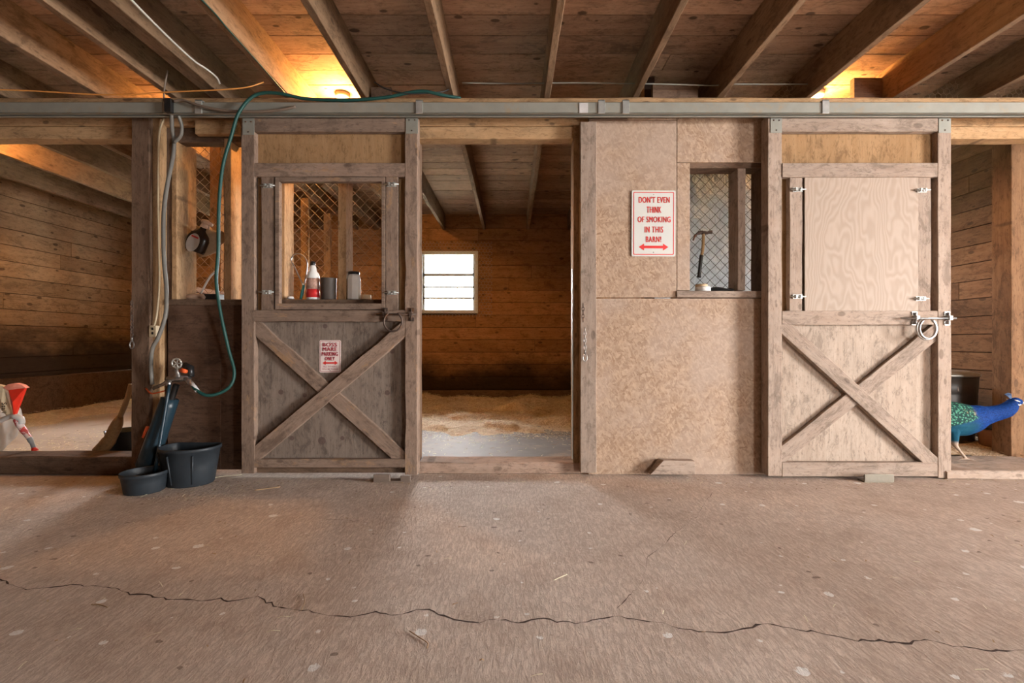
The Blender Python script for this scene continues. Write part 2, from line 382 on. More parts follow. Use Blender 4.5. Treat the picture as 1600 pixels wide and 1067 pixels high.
def glass():
    g = N('window_glass'); g.t.nodes.remove(g.b)
    tr = g.n('ShaderNodeBsdfTransparent'); gl = g.n('ShaderNodeBsdfGlossy', {'Roughness': .03})
    fr = g.n('ShaderNodeFresnel', {'IOR': 1.45}); mx = g.n('ShaderNodeMixShader', {0: fr.outputs[0], 1: tr.outputs[0], 2: gl.outputs[0]})
    g.t.links.new(mx.outputs[0], g.out.inputs[0]); return g.m
M['glass'] = glass()
def sheeting():
    g = N('cloudy_plastic_sheet'); tc, v, sid = base_vec(g)
    n = g.noise(tc, 5, 6, .65, .8); n2 = g.noise(g.vmul(tc, (9, 9, 5)), 1.0, 4, .6, 1.5)
    col = g.mix(g.step(n, .35, .7), (.30, .31, .33), (.62, .64, .66))
    g.t.links.new(col, g.b.inputs['Base Color']); g.b.inputs['Roughness'].default_value = .28
    bn = g.n('ShaderNodeBump', {'Height': g.math('ADD', n, n2), 'Strength': 1.0, 'Distance': .09})
    g.t.links.new(bn.outputs[0], g.b.inputs['Normal'])
    tl = g.n('ShaderNodeBsdfTranslucent', {'Color': (.85, .88, .9, 1)}); g.t.links.new(bn.outputs[0], tl.inputs['Normal'])
    mx = g.n('ShaderNodeMixShader', {0: .42, 1: g.b.outputs[0], 2: tl.outputs[0]}); g.t.links.new(mx.outputs[0], g.out.inputs[0])
    return g.m
M['sheeting'] = sheeting()
def bulb_mat(power):
    g = N('glowing_bulb'); g.t.nodes.remove(g.b)
    e = g.n('ShaderNodeEmission', {'Color': (1.0, .50, .15, 1), 'Strength': power}); g.t.links.new(e.outputs[0], g.out.inputs[0]); return g.m

# ================================================================ SETTING
JB = 2.63; DK = 2.87          # joist underside, deck underside
YB = 6.87                     # back wall of the stalls
XL, XR = -5.8, 4.27           # outer stall walls
def struct(o): o['kind'] = 'structure'; return o

mb = MB(); mb.box(-9, 9.5, -3.2, 7.1, -0.2, 0.0); flo = struct(mb.build('floor', M['floor']))
# cracks in the slab
def crack(pts, w):
    pp = []
    for a, b in zip(pts, pts[1:]):
        A, B = FL(*a), FL(*b); n = max(2, int((B-A).length/.018))
        for i in range(n): pp.append(A.lerp(B, i/n))
    mb = MB(); s = random.random()*50; L, R = [], []
    for i, p in enumerate(pp):
        o = mnoise.noise((i*.25, s, 0))*.020+mnoise.noise((i*.9, s, 3))*.012
        ww = w*max(.15, .6+1.0*mnoise.noise((i*.22, s, 7))+1.1*mnoise.noise((i*.83, s, 11)))
        q = p+Vector((0, o, 0)); L.append(q+Vector((0, -ww/2, .0006))); R.append(q+Vector((0, ww/2, .0006)))
    n = len(pp); mb.add(L+R, [(i, i+1, n+i+1, n+i) for i in range(n-1)])
    mb.build('crack', M['crack'], flo)
crack([(-30,900),(0,905),(40,922),(110,914),(150,914),(200,925),(240,932),(300,939),(400,934),(440,950),(480,955),(520,961),(560,959),(620,957),(670,953),(710,967),(760,971),(800,967),(850,968),(900,975),(950,963),(1000,965),(1060,981),(1100,986),(1160,984),(1200,975),(1260,986),(1340,1001),(1400,1004),(1440,1002),(1500,1010),(1640,1022)], .0075)
crack([(25,955),(70,925),(120,900),(170,872),(250,838),(320,803)], .005)
crack([(960,955),(985,925),(1005,905),(1012,875),(1040,845),(1090,805),(1115,765)], .004)
crack([(510,811),(540,812),(570,813)], .004)

# stall floors
def slab(name, mat, x0, x1, y0, y1, z, label, cat):
    mb = MB(); n = 1; mb.box(x0, x1, y0, y1, 0.001, z)
    o = mb.build(name, mat, origin=((x0+x1)/2, (y0+y1)/2, 0), bevel=.006); return tag(o, label, cat)
slab('rubber_floor_mat', M['mat'], -2.42, .92, 3.30, 6.80, .03, 'dark grey rubber mat flooring the middle stall under straw', 'mat')
slab('concrete_stall_base', M['mat_pale'], XL, -2.62, 3.30, 6.80, .03, 'pale dusty floor slab of the stall beside the white bag', 'stall floor')
slab('packed_dirt_base', M['mat_pale'], 1.08, XR, 3.40, 6.80, .02, 'dirt-covered stall floor under the peacock', 'stall floor')

# board-clad walls -------------------------------------------------------------
def boards(name, mat, origin, X, Z, L, H, bw, t=.022, holes=(), thick=.06, seed=0, joint=True, gap=.007):
    """boards run along X, stacked along Z; the face looks along X cross Z reversed (towards -Y local)"""
    rnd = random.Random(seed); mb = MB(); z = 0; i = 0
    X, Z = Vector(X), Vector(Z); Y = Z.cross(X)
    while z < H-.01:
        z1 = min(z+bw, H); cuts = [0.0, L]
        if joint and L > 2.5 and rnd.random() < .75: cuts.insert(1, rnd.uniform(.25, .75)*L)
        segs = []
        for a, b in zip(cuts, cuts[1:]):
            ss = [(a, b)]
            for (hx0, hx1, hz0, hz1) in holes:
                if z1 > hz0+.02 and z < hz1-.02:
                    ss = [q for (u, w) in ss for q in ((u, min(w, hx0)), (max(u, hx1), w)) if q[1]-q[0] > .01]
            segs += ss
        for (a, b) in segs:
            d = rnd.uniform(0, .004); i += 1
            zz0, zz1 = z, z1
            mb.box(a+.002, b-.002, d, t+.004, zz0+gap/2, zz1-gap/2, bid=i+.5)
        z = z1
    # the wall behind the boards
    rects = [(0, L, 0, H)]
    for (hx0, hx1, hz0, hz1) in holes:
        nr = []
        for (a, b, c, d) in rects:
            if hx0 >= b or hx1 <= a: nr.append((a, b, c, d)); continue
            nr += [q for q in ((a, hx0, c, d), (hx1, b, c, d), (hx0, hx1, c, hz0), (hx0, hx1, hz1, d)) if q[1]-q[0] > .01 and q[3]-q[2] > .01]
        rects = nr
    for (a, b, c, d) in rects: mb.box(a, b, t+.004, thick, c, d, bid=.7, mi=1)
    o = mb.build(name, [mat, M['crack']], origin=(0, 0, 0), bevel=0)
    o.location = origin; o.rotation_euler = Matrix((X, Y, Z)).transposed().to_euler()
    return struct(o)
# Y local = Z x X ; face is on the local -Y side
WZ0, WZ1 = 1.375, 2.29
holes = [(a-XL+.2-.2, b-XL, WZ0, WZ1) for a, b in WINS]
boards('wall_back', M['stallwall'], (XL, YB, 0), (1, 0, 0), (0, 0, 1), XR-XL, 3.0, .19, holes=holes, seed=1, thick=.12)
boards('wall_left', M['leftwall'], (XL, 3.12, 0), (0, 1, 0), (0, 0, 1), YB-3.12, 2.95, .185, seed=2)
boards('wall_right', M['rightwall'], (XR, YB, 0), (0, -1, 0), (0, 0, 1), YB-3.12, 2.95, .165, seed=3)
# ceiling deck: face downward
boards('ceiling', M['deck'], (9.5, -3.2, DK), (-1, 0, 0), (0, 1, 0), 18.5, 10.3, .1835, seed=4, thick=.05)
# partitions between the stalls
boards('wall_partition_left', M['stallwall'], (-2.42, 3.30, 0), (0, 1, 0), (0, 0, 1), YB-3.35, 1.30, .19, seed=5, thick=.10)
boards('wall_partition_right', M['stallwall'], (.95, YB-.05, 0), (0, -1, 0), (0, 0, 1), YB-3.35, 2.87, .19, seed=6, thick=.10)
# the unseen sides of the aisle
mb = MB(); mb.box(-9, 9.5, -3.3, -3.2, 0, .0+1e-3); 
mb = MB()
for (a, b, c, d) in ((-9, 3.85, 0, 3), (4.55, 9.5, 0, 3), (3.85, 4.55, 1.8, 3), (3.85, 4.55, 0, 1.1)): mb.box(a, b, -2.62, -2.55, c, d)  # gap at the right is the opening added for fill
struct(mb.build('wall_front', M['joist']))
mb = MB()
for (a, b, c, d) in ((-2.6, DOOR_Y[0], 0, 3), (DOOR_Y[1], 3.2, 0, 3), (DOOR_Y[0], DOOR_Y[1], DOOR_H, 3)): mb.box(7.4, 7.47, a, b, c, d)
struct(mb.build('wall_aisle_right', M['joist']))
mb = MB(); mb.box(-7.6, -7.5, -2.6, 3.2, 0, 3); struct(mb.build('wall_aisle_left', M['joist']))
mb = MB(); mb.box(XR+.07, 7.47, 3.14, 3.22, 0, 3); mb.box(-7.6, XL-.07, 3.14, 3.22, 0, 3); struct(mb.build('wall_aisle_side', M['joist']))
mb = MB(); mb.box(XL, XR, YB-.07, YB-.012, .0, .18); struct(mb.build('baseboard_back', M['sill_dark'], bevel=.004))
mb = MB(); mb.box(XL+.005, XL+.12, 3.3, YB-.08, .03, .50); struct(mb.build('baseboard_left', M['sill_dark'], bevel=.01))
mb = MB(); mb.box(-60, 60, 7.1, 120, -.25, -.2); struct(mb.build('ground', M['field']))

# windows
for i, (a, b) in enumerate(WINS):
    r = bpy.data.objects.new('window_%d' % (i+1), None); C.objects.link(r); r.location = (a, YB, WZ0); struct(r)
    mb = MB(); w = .035; Y0, Y1 = YB-.018, YB+.08
    mb.box(a-.02, a+w, Y0, Y1, WZ0-.02, WZ1+.02); mb.box(b-w, b+.02, Y0, Y1, WZ0-.02, WZ1+.02)
    mb.box(a+w, b-w, Y0, Y1, WZ1-w, WZ1+.02); mb.box(a+w, b-w, Y0, Y1, WZ0-.02, WZ0+w)
    mb.build('window_frame', M['window_paint'], r, bevel=.004)
    mb = MB(); H = WZ1-WZ0
    zm = WZ1-.34
    for z in (WZ1-.34, WZ1-.53, WZ1-.70): mb.box(a+w, b-w, YB+.03, YB+.055, z-(.026 if z == zm else .015), z+(.026 if z == zm else .015))
    mb.box(a+w, a+w+.03, YB+.03, YB+.055, WZ0+w, WZ1-w); mb.box(b-w-.03, b-w, YB+.03, YB+.055, WZ0+w, WZ1-w)
    mb.build('window_sash', M['window_grey'], r)
    mb = MB(); mb.box(a+w, b-w, YB+.040, YB+.044, WZ0+w, WZ1-w); mb.build('window_glass', M['glass'], r)

# ================================================================ TIMBER FRAME
# joists running over aisle and stalls
JX = [(-5.28, .045), (-4.66, .045), (-4.10, .045), (-3.55, .045), (-2.88, .045), (-2.37, .05), (-2.06, .10), (-1.57, .05), (-1.04, .042), (-.425, .042), (.245, .042), (.865, .042), (1.455, .042), (2.08, .042), (2.69, .045), (3.30, .045), (3.92, .045)]
JL = {-5.28: 'joist nearest the left plank wall of the stall with the bag', -4.66: 'joist glowing orange high in the far-left stall',
 -4.10: 'shadowed joist next to the orange-lit one over the far-left stall', -3.55: 'dark joist crossed by the orange cable near the corner',
 -2.88: 'dim joist just before the thin one over the grey hoses', -2.37: 'thin dark joist beside the doubled joist carrying the white cable',
 -2.06: 'doubled thick joist with a white cable stapled along it', -1.57: 'orange-lit joist with a dark green wire along its edge',
 -1.04: 'joist bounding the glowing bay above the boss mare door', -.425: 'joist over the edge of the open doorway, beside the hose end',
 .245: 'nearly straight-on joist above the middle of the doorway', .865: 'joist above the double track brackets',
 1.455: 'joist over the chain-link opening, with a short block beside it', 2.08: 'joist at the near edge of the glowing bay over the hatch door',
 2.69: 'orange side-lit joist beyond the glowing bay over the hatch door', 3.30: 'joist with chicken wire behind it above the peacock stall',
 3.92: 'joist furthest along the wall beyond the peacock doorway'}
for x, t in JX:
    o = lumber('joist', M['joist'], (x, -2.5, (JB+DK)/2), (x, YB-.02, (JB+DK)/2), (0, 0, 1), DK-JB-.002, t, rag=.003)
    tag(o, 'rough sawn ' + JL[x], 'joist', 'ceiling joists')
# header over the stall fronts
HB = 2.41
def header(px0, px1, zb, zt, Y, t, name='header_beam', label='', mat='beam'):
    o = lumber(name, M[mat], (PX(px0, Y), Y+t/2, (zb+zt)/2), (PX(px1, Y), Y+t/2, (zb+zt)/2), (0, 0, 1), zt-zb, t, rag=.003, cham=.005)
    return tag(o, label, 'beam', kind='thing')
header(-500, 1762, 2.43, JB-.002, 3.13, .13, label='long rough header beam carrying the joists above the stall fronts')
header(-500, 1758, 2.515, 2.548, 2.99, .138, 'ledger_strip', 'narrow wooden strip running just above the galvanised track')
header(650, 908, 2.345, 2.43, 3.14, .10, 'doorway_lintel', 'lower lintel board across the open middle doorway')
header(1478, 1690, 2.345, 2.43, 3.14, .10, 'doorway_lintel', 'lower lintel board above the doorway with the peacock')
header(-260, 205, 2.345, 2.43, 3.14, .10, 'doorway_lintel', 'lower lintel board above the doorway with the white bag')
header(262, 378, 2.33, 2.43, 3.16, .09, 'window_lintel', 'dark lintel above the wire mesh opening beside the hoses', mat='post')
o = hboard('nailer_board', M['beam'], 305, 371, 187, 209, 3.10, .04); tag(o, 'short orange-brown board nailed under the track near the hoses', 'board')
# door track
mb = MB()
x0, x1 = PX(-430, 2.92), PX(1740, 2.92); zt, zb = PZ(159, 2.92), PZ(176, 2.92)
mb.box(x0, x1, 2.92, 2.925, zb, zt); mb.box(x0, x1, 2.98, 2.988, zb, zt); mb.box(x0, x1, 2.92, 2.988, zt-.004, zt)
mb.box(x0, x1, 2.92, 2.943, zb, zb+.004); mb.box(x0, x1, 2.965, 2.988, zb, zb+.004)
tr = mb.build('door_track', M['track'], origin=(PX(800, 2.92), 2.95, zb), bevel=.0015)
tag(tr, 'long galvanised sliding door track across the stall fronts', 'door track')
mb = MB()
for px in (655, 940, 978, 1290, 260, 310):
    c = W(px, 167, 2.915)
    m2 = MB(); m2.box(c.x-.022, c.x+.022, 2.912, 2.92, zb-.006, zt+.012); m2.box(c.x-.022, c.x+.022, 2.912, 2.996, zt+.006, zt+.012)
    m2.build('track_bracket', M['galv'], tr, bevel=.001)
m2 = MB(); c = W(912, 168, 2.915); m2.box(c.x-.028, c.x+.028, 2.915, 2.92, c.z-.032, c.z+.032); m2.build('sticker', M['dull_label'], tr)['label'] = 'square off-white sticker'

# posts and stall front framing ----------------------------------------------
def T(o, label, cat, group=None, kind=None): return tag(o, label, cat, group, kind)
T(vboard('door_post', M['post'], 205, 233, 182, 736, 3.06, .12, rag=.003), 'tall dark post between the left stall opening and the hoses', 'post')
T(vboard('upright_board', M['warm'], 238, 250, 184, 733, 3.09, .062), 'narrow upright with a cream cable running down it', 'board')
T(vboard('stud', M['post'], 250, 268, 184, 733, 3.16, .10), 'brown stud behind the long grey hose', 'stud')
T(vboard('stud', M['warm'], 268, 276, 216, 467, 3.15, .20), 'stud at the spray bottle side of the wire mesh opening', 'stud')
T(vboard('stud', M['warm'], 350, 361, 216, 467, 3.15, .20), 'stud behind the green hose in the wire mesh opening', 'stud')
T(vboard('stud', M['warm'], 436, 445, 216, 470, 3.15, .13), 'stud behind the loop tool in the door window', 'stud')
T(vboard('stud', M['warm'], 528, 541, 216, 470, 3.15, .13), 'stud in the middle of the door window behind the sill bottles', 'stud')
T(vboard('stud', M['post'], 606, 622, 216, 716, 3.14, .13), 'stud hidden behind the latch side of the boss mare door', 'stud')
T(hboard('window_sill', M['post'], 262, 625, 467, 476, 3.10, .24), 'long worn sill under the wire mesh holding bottles and tools', 'sill', kind='thing')
T(vboard('kick_panel', M['brownpanel'], 262, 345, 472, 733, 3.12, .022), 'dark brown stained panel behind the faucet and buckets', 'panel')
T(vboard('kick_panel', M['brownpanel'], 345, 378, 472, 733, 3.125, .022), 'narrow dark brown panel between the faucet wall and the door', 'panel')
T(vboard('kick_panel', M['brownpanel'], 379, 640, 478, 728, 3.13, .022), 'brown panel behind the lower half of the boss mare door', 'panel')
T(vboard('door_post', M['post'], 640, 654, 213, 722, 3.16, .12), 'jamb post behind the edge of the boss mare door', 'post')
# right jamb of middle doorway
T(vboard('door_jamb', M['warm'], 896, 909, 184, 734, 3.13, .14), 'orange jamb post lining the open middle doorway', 'jamb', kind='thing')
T(vboard('jamb_board', M['frame'], 907, 932, 190, 738, 3.06, .045, rag=.002), 'pale upright board with a hanging chain beside the open doorway', 'board')
mb = MB(); a = PX(894, 3.16); mb.box(a-.004, a+.002, 3.13, 3.16, .1, PZ(420, 3.15)); T(mb.build('edge_strip', M['galv'], origin=(a, 3.15, .1)), 'thin shiny metal strip on the doorway jamb edge', 'metal strip')
# OSB wall
mb = MB(); Yw = 3.10; t = .018
pbox(mb, 920, 1057.3, 188, 464, Yw, t, 1.5); pbox(mb, 1058.2, 1205, 180, 253, Yw, t, 2.5); pbox(mb, 1058.2, 1078, 254, 453, Yw, t, 3.5)
pbox(mb, 920, 1205, 466, 740.5, Yw, t, 5.5); pbox(mb, 981, 1057.3, 180, 187.3, Yw, t, 7.5)
struct(mb.build('wall_stall_front', M['osb'], origin=(PX(932, Yw), Yw, 0), bevel=.0012))
T(hboard('filler_strip', M['post'], 920, 980, 180, 188, 3.095, .03), 'short dark strip wedged above the chipboard wall', 'board')
T(hboard('window_sill', M['frame'], 1058, 1200, 454, 464, 3.085, .13), 'pale sill under the chain-link opening with the hammer', 'sill', kind='thing')
T(hboard('head_board', M['post'], 1078, 1204, 252, 262, 3.12, .12), 'dark head board along the top of the hammer opening', 'board')
T(vboard('stud', M['frame'], 1153, 1165, 258, 453, 3.13, .14), 'pale stud dividing the hammer opening', 'stud')
T(vboard('stud', M['post'], 1190, 1204, 182, 738, 3.12, .14), 'dark stud beside the hatch door at the chipboard wall end', 'stud')
T(vboard('stud', M['post'], 1066, 1077, 256, 738, 3.12, .14), 'stud at the sign side of the hammer opening', 'stud')
# framing behind door 2 and the right-hand opening
T(vboard('kick_panel', M['osb'], 1205, 1470, 188, 735, 3.125, .02), 'chipboard sheet behind the hatch door', 'panel')
T(vboard('door_post', M['post'], 1466, 1480, 210, 735, 3.14, .035), 'post behind the latch edge of the hatch door', 'post')
M['thick'] = wood('thick_post_wood', (.19, .10, .05), (.29, .165, .085), knots=.5, tint=.1)
T(vboard('corner_post', M['thick'], 1580, 1622, 190, 719, 3.42, .14, rag=.003), 'thick orange-brown post behind the peacock head', 'post')
# thresholds
def threshold(px0, px1, zt, y0, y1, mat, label):
    xa, xb = PX(px0, y0), PX(px1, y0)
    o = lumber('threshold', M[mat], (xa, (y0+y1)/2, zt/2), (xb, (y0+y1)/2, zt/2), (0, 0, 1), zt, y1-y0, rag=.004, cham=.008); return tag(o, label, 'threshold')
threshold(-200, 207, .125, 3.10, 3.28, 'sill_dark', 'dark timber threshold at the foot of the left stall')
threshold(655, 908, .080, 3.12, 3.29, 'sill', 'worn timber threshold of the open middle doorway')
threshold(1480, 1690, .060, 2.99, 3.38, 'frame', 'greyish timber threshold under the peacock')
# stud wall above the left partition
for y, lb in ((3.75, 'nearest the front'), (4.25, 'second from the front'), (4.75, 'in the middle of the row'), (5.35, 'second from the back wall'), (6.0, 'nearest the back wall')):
    o = lumber('partition_stud', M['warm'], (-2.47, y, 1.30), (-2.47, y, JB), (1, 0, 0), .09, .045)
    T(o, 'upright stud above the half-height partition, '+lb, 'stud', 'studs above the stall partition')
o = lumber('capping_board', M['sill'], (-2.47, 3.35, 1.32), (-2.47, YB-.06, 1.32), (1, 0, 0), .12, .04); T(o, 'cap board along the top of the half-height partition', 'board')
# blocking pieces on the header
def block(x, w, y, z0, z1, lab, mat='post'):
    o = lumber('blocking', M[mat], (x-w/2, y, (z0+z1)/2), (x+w/2, y, (z0+z1)/2), (0, 0, 1), z1-z0, .04); T(o, lab, 'wood block')
block(1.16, .32, 3.2, JB+.005, JB+.125, 'short dark wood block lying between two joists above the chipboard wall')
block(-.93, .14, 3.2, JB+.005, JB+.1, 'small dark block against a joist by the hose crossing')
block(2.56, .20, 3.24, JB+.01, JB+.19, 'square dark block against the orange side-lit joist')

# ================================================================ WIRE MESH
def clip(p, q, x0, x1, z0, z1):
    t0, t1 = 0.0, 1.0; dx, dz = q[0]-p[0], q[1]-p[1]
    for pp, qq in ((-dx, p[0]-x0), (dx, x1-p[0]), (-dz, p[1]-z0), (dz, z1-p[1])):
        if abs(pp) < 1e-9:
            if qq < 0: return None
        else:
            r = qq/pp
            if pp < 0: t0 = max(t0, r)
            else: t1 = min(t1, r)
    return None if t0 >= t1 else ((p[0]+dx*t0, p[1]+dz*t0), (p[0]+dx*t1, p[1]+dz*t1))
def chainlink(name, mat, x0, x1, z0, z1, Y, cell, r, label, skew=0.0):
    mb = MB(); s = cell/2; n = int((x1-x0)/s)+2; m = int((z1-z0)/s)+3
    def P_(i, j):
        x, z = x0+i*s, z0+j*s
        return (x+.004*mnoise.noise((x*9, z*9, 1))+skew*z, z+.004*mnoise.noise((x*9, z*9, 5)))
    for i in range(-2, n+3):
        for j in range(-1, m):
            if (i+j) % 2: continue
            for d in (1, -1):
                seg = clip(P_(i, j), P_(i+d, j+1), x0, x1, z0, z1)
                if seg:
                    (a, b), (c, e) = seg; mx, mz = (a+c)/2, (b+e)/2
                    mb.tube([(a, Y+d*.0015, b), (mx, Y-d*.001, mz-.0015), (c, Y+d*.0015, e)], r, 4, cap=False)
    o = mb.build(name, mat, origin=(x0, Y, z0)); return tag(o, label, 'wire mesh')
def pxr(px0, px1, py0, py1, Y): return PX(px0, Y), PX(px1, Y), PZ(py1, Y), PZ(py0, Y)
chainlink('chain_link_mesh', M['wire_dark'], *pxr(1078, 1200, 254, 453, 3.285), 3.285, .074, .0020, 'dark chain-link mesh across the opening with the hammer')
chainlink('chain_link_mesh', M['wire_rust'], *pxr(437, 610, 270, 466, 3.30), 3.30, .074, .0019, 'rusty chain-link mesh seen through the door window')
chainlink('chain_link_mesh', M['wire_rust'], *pxr(276, 378, 212, 466, 3.36), 3.36, .070, .0021, 'rusty chain-link mesh behind the spray bottle')
def hexwire(name, mat, x0, x1, z0, z1, Y, s, r, label):
    mb = MB(); w = s*math.sqrt(3)
    j = 0; z = z0
    while z < z1+s:
        x = x0-w+(w/2 if j % 2 else 0)
        while x < x1+w:
            jj = lambda a, b: (a+.006*mnoise.noise((a*13, b*13, 2)), b+.006*mnoise.noise((a*13, b*13, 8)))
            c = jj(x, z); u = jj(x, z+s); l_ = jj(x-w/2, z-s/2); r_ = jj(x+w/2, z-s/2)
            for q in (u, l_, r_):
                seg = clip(c, q, x0, x1, z0, z1)
                if seg: mb.tube([(seg[0][0], Y, seg[0][1]), (seg[1][0], Y+.002, seg[1][1])], r, 3, cap=False)
            x += w
        z += 1.5*s; j += 1
    return tag(mb.build(name, mat, origin=(x0, Y, z0)), label, 'wire mesh')
hexwire('chicken_wire', M['wire_rust'], 1.48, 2.05, JB+.001, DK-.01, 3.275, .022, .0012, 'chicken wire between joists above the chipboard wall')
hexwire('chicken_wire', M['wire_rust'], 2.72, 3.27, JB+.001, DK-.01, 3.275, .024, .0012, 'chicken wire between joists beyond the glowing bay')
hexwire('chicken_wire', M['wire_rust'], 3.33, 3.89, JB+.001, DK-.01, 3.275, .024, .0012, 'chicken wire between the last two joists')
hexwire('chicken_wire', M['window_grey'], -1.48, -.30, 1.30, 2.45, YB-.045, .03, .0016, 'chicken wire stretched over the stall window')

# ================================================================ SLIDING DOORS
def brace(name, mat, a, b, w, Y, t, parent, **k):
    A, B = W(a[0], a[1], Y), W(b[0], b[1], Y); A.y = B.y = Y+t/2
    return lumber(name, mat, A, B, Vector((0, 0, 1)), w, t, parent, **k)
def plate(px0, px1, py0, py1, Y, parent):
    mb = MB(); pbox(mb, px0, px1, py0, py1, Y, .004)
    for (u, v) in ((.28, .3), (.75, .3), (.5, .85)):
        c = W(px0+(px1-px0)*u, py0+(py1-py0)*v, Y); mb.lathe(c, [(.0, -.004), (.005, -.003), (.006, 0)], 8, axis='Y', mi=1)
    return mb.build('hanger_plate', [M['track'], M['iron']], parent, bevel=.001)
def barrel_bolt(px, py, Y, parent, flip=1):
    mb = MB(); c = W(px, py, Y); mb.box(c.x-.032, c.x+.032, Y-.003, Y, c.z-.014, c.z+.014)
    mb.tube([(c.x-.05*1, Y-.01, c.z), (c.x+.05, Y-.01, c.z)], .005, 8)
    for d in (-.02, .012): mb.box(c.x+d, c.x+d+.010, Y-.018, Y-.002, c.z-.011, c.z+.011)
    mb.tube([(c.x+flip*.005, Y-.01, c.z), (c.x+flip*.005, Y-.024, c.z-.012)], .004, 6)
    return mb.build('barrel_bolt', M['galv'], parent)
def horseshoe(c, r, parent, mat, double=False):
    mb = MB()
    for k in range(2 if double else 1):
        pts = [(c.x+(r-k*.012)*math.sin(a)*1.0, c.y-k*.008, c.z-(r-k*.006)*math.cos(a)*1.08) for a in [math.radians(-150+300*i/26) for i in range(27)]]
        mb.tube(pts, .0065, 8)
    return mb.build('horseshoe_handle', mat, parent)

def long_bolt(px0, px1, py, Y, brs, parent, mat):
    mb = MB(); a, b = W(px0, py, Y), W(px1, py, Y)
    mb.tube([(a.x, Y-.022, a.z), (b.x, Y-.022, b.z)], .0065, 8)
    rod = mb.build('slide_bolt', mat, parent)
    for bx in brs:
        mb = MB(); c = W(bx, py, Y); mb.box(c.x-.009, c.x+.009, Y-.034, Y, c.z-.012, c.z+.016); mb.box(c.x-.018, c.x+.018, Y-.006, Y, c.z-.045, c.z-.02); mb.box(c.x-.018, c.x+.018, Y-.006, Y, c.z+.02, c.z+.045); mb.tube([(c.x, Y-.012, c.z-.04), (c.x, Y-.012, c.z+.04)], .006, 6)
        mb.build('bolt_bracket', mat, rod)
    return rod

# door with the mesh window
D = 3.0
fd = M['frame_dark']
def chewed(lo, hi, amp, side=1):
    s0 = random.random()*99
    return lambda u, sg: (amp*max(0, .25+mnoise.noise((u*9+s0, 0, 0))*1.3) if (lo < u < hi and sg == side) else 0)
d1 = thing('sliding_stall_door', (PX(516, D), D+.04, PZ(741, D)), 'worn brown stall door with open window and boss mare sign', 'stall door', kind='thing')
vboard('stile', fd, 377, 397.5, 183, 739, D, .085, d1, chew=chewed(.15, .5, .005, 1)); vboard('stile', fd, 632.5, 652, 180, 741, D, .085, d1, chew=chewed(.1, .6, .006, -1))
hboard('top_rail', fd, 397.5, 632.5, 183.5, 205, D, .04, d1); hboard('rail', fd, 397.5, 632.5, 254, 275, D, .04, d1)
hboard('lock_rail', fd, 397.5, 632.5, 484, 502, D, .04, d1, chew=chewed(0, 1, .004, -1)); hboard('bottom_rail', fd, 397.5, 632.5, 717, 730, D, .04, d1)
mb = MB(); pbox(mb, 397.5, 632.5, 729, 738, D+.03, .02); mb.build('kick_strip', M['sill_dark'], d1)
mb = MB(); pbox(mb, 396, 634, 203, 258, D+.045, .014); mb.build('upper_panel', M['ply_warm'], d1)
mb = MB(); pbox(mb, 396, 634, 498, 722, D+.045, .014); mb.build('lower_panel', M['ply_old'], d1)
for q in ((396, 437), (603, 634)):
    mb = MB(); pbox(mb, q[0], q[1], 272, 488, D+.045, .012); mb.build('side_panel', M['ply_warm'], d1)
vboard('inner_upright', fd, 408, 428, 275, 484, D+.012, .033, d1); vboard('inner_upright', fd, 602.5, 622, 275, 484, D+.012, .033, d1)
fr = MB()
pbox(fr, 429.5, 436, 276, 483, D+.005, .04); pbox(fr, 596, 601.5, 276, 483, D+.005, .04); pbox(fr, 436, 596, 276, 283, D+.005, .04); pbox(fr, 436, 596, 473.5, 483, D+.005, .045)
fr.build('window_frame', fd, d1, bevel=.002)
brace('brace', fd, (391, 503), (637, 724), .096, D+.015, .030, d1, chew=chewed(.05, .6, .009, 1), label='chewed diagonal brace, lower one')
brace('brace', fd, (391, 716), (640, 506), .093, D+.002, .043, d1, chew=chewed(.35, 1, .007, 1), label='diagonal brace crossing on top')
plate(379, 397, 181, 210, D-.004, d1); plate(634, 653, 178, 208, D-.004, d1)
for (x, y) in ((419, 290), (612, 288), (417, 456), (612, 457)): barrel_bolt(x, y, D+.012, d1)
long_bolt(590, 651, 491, D, (602, 643), d1, M['iron'])
horseshoe(W(614, 502, D-.04), .060, d1, M['iron'])
# knots of the old plywood
kn_m = plain('knot_wood', (.12, .08, .065), .7, nscale=60, var=.5)
for (x, y, r) in ((503, 688, .033), (456, 684, .020), (535, 684, .018), (439, 612, .022), (605, 613, .022), (476, 617, .018), (613, 548, .022), (508, 509, .02)):
    mb = MB(); c = W(x, y, D+.0445); mb.lathe(c, [(0.0, -.0004), (r*.8, -.0003), (r*.8, 0.0)], 16, axis='Y', smooth=False); mb.build('plywood_knot', kn_m, d1)

# door with the closed hatch
fm = M['frame']
d2 = thing('sliding_stall_door', (PX(1343, D), D+.04, PZ(746, D)), 'pale stall door with closed plywood hatch beside the peacock', 'stall door', kind='thing')
vboard('stile', fm, 1200, 1222, 180, 743, D, .085, d2); vboard('stile', fm, 1465.5, 1486.5, 180, 746, D, .085, d2)
hboard('top_rail', fm, 1222, 1465.5, 180, 205, D, .04, d2); hboard('rail', fm, 1223, 1465, 254, 276, D-.006, .045, d2)
hboard('lock_rail', fm, 1222.5, 1465, 485, 507, D, .04, d2); hboard('bottom_rail', fm, 1222.5, 1465, 722, 744, D, .04, d2)
mb = MB(); pbox(mb, 1220, 1467, 203, 258, D+.045, .014); mb.build('upper_panel', M['ply_warm'], d2)
mb = MB(); pbox(mb, 1220, 1467, 272, 488, D+.058, .012); mb.build('side_panel', M['ply_warm'], d2)
mb = MB(); pbox(mb, 1220, 1467, 502, 726, D+.045, .014); mb.build('lower_panel', M['ply_light'], d2)
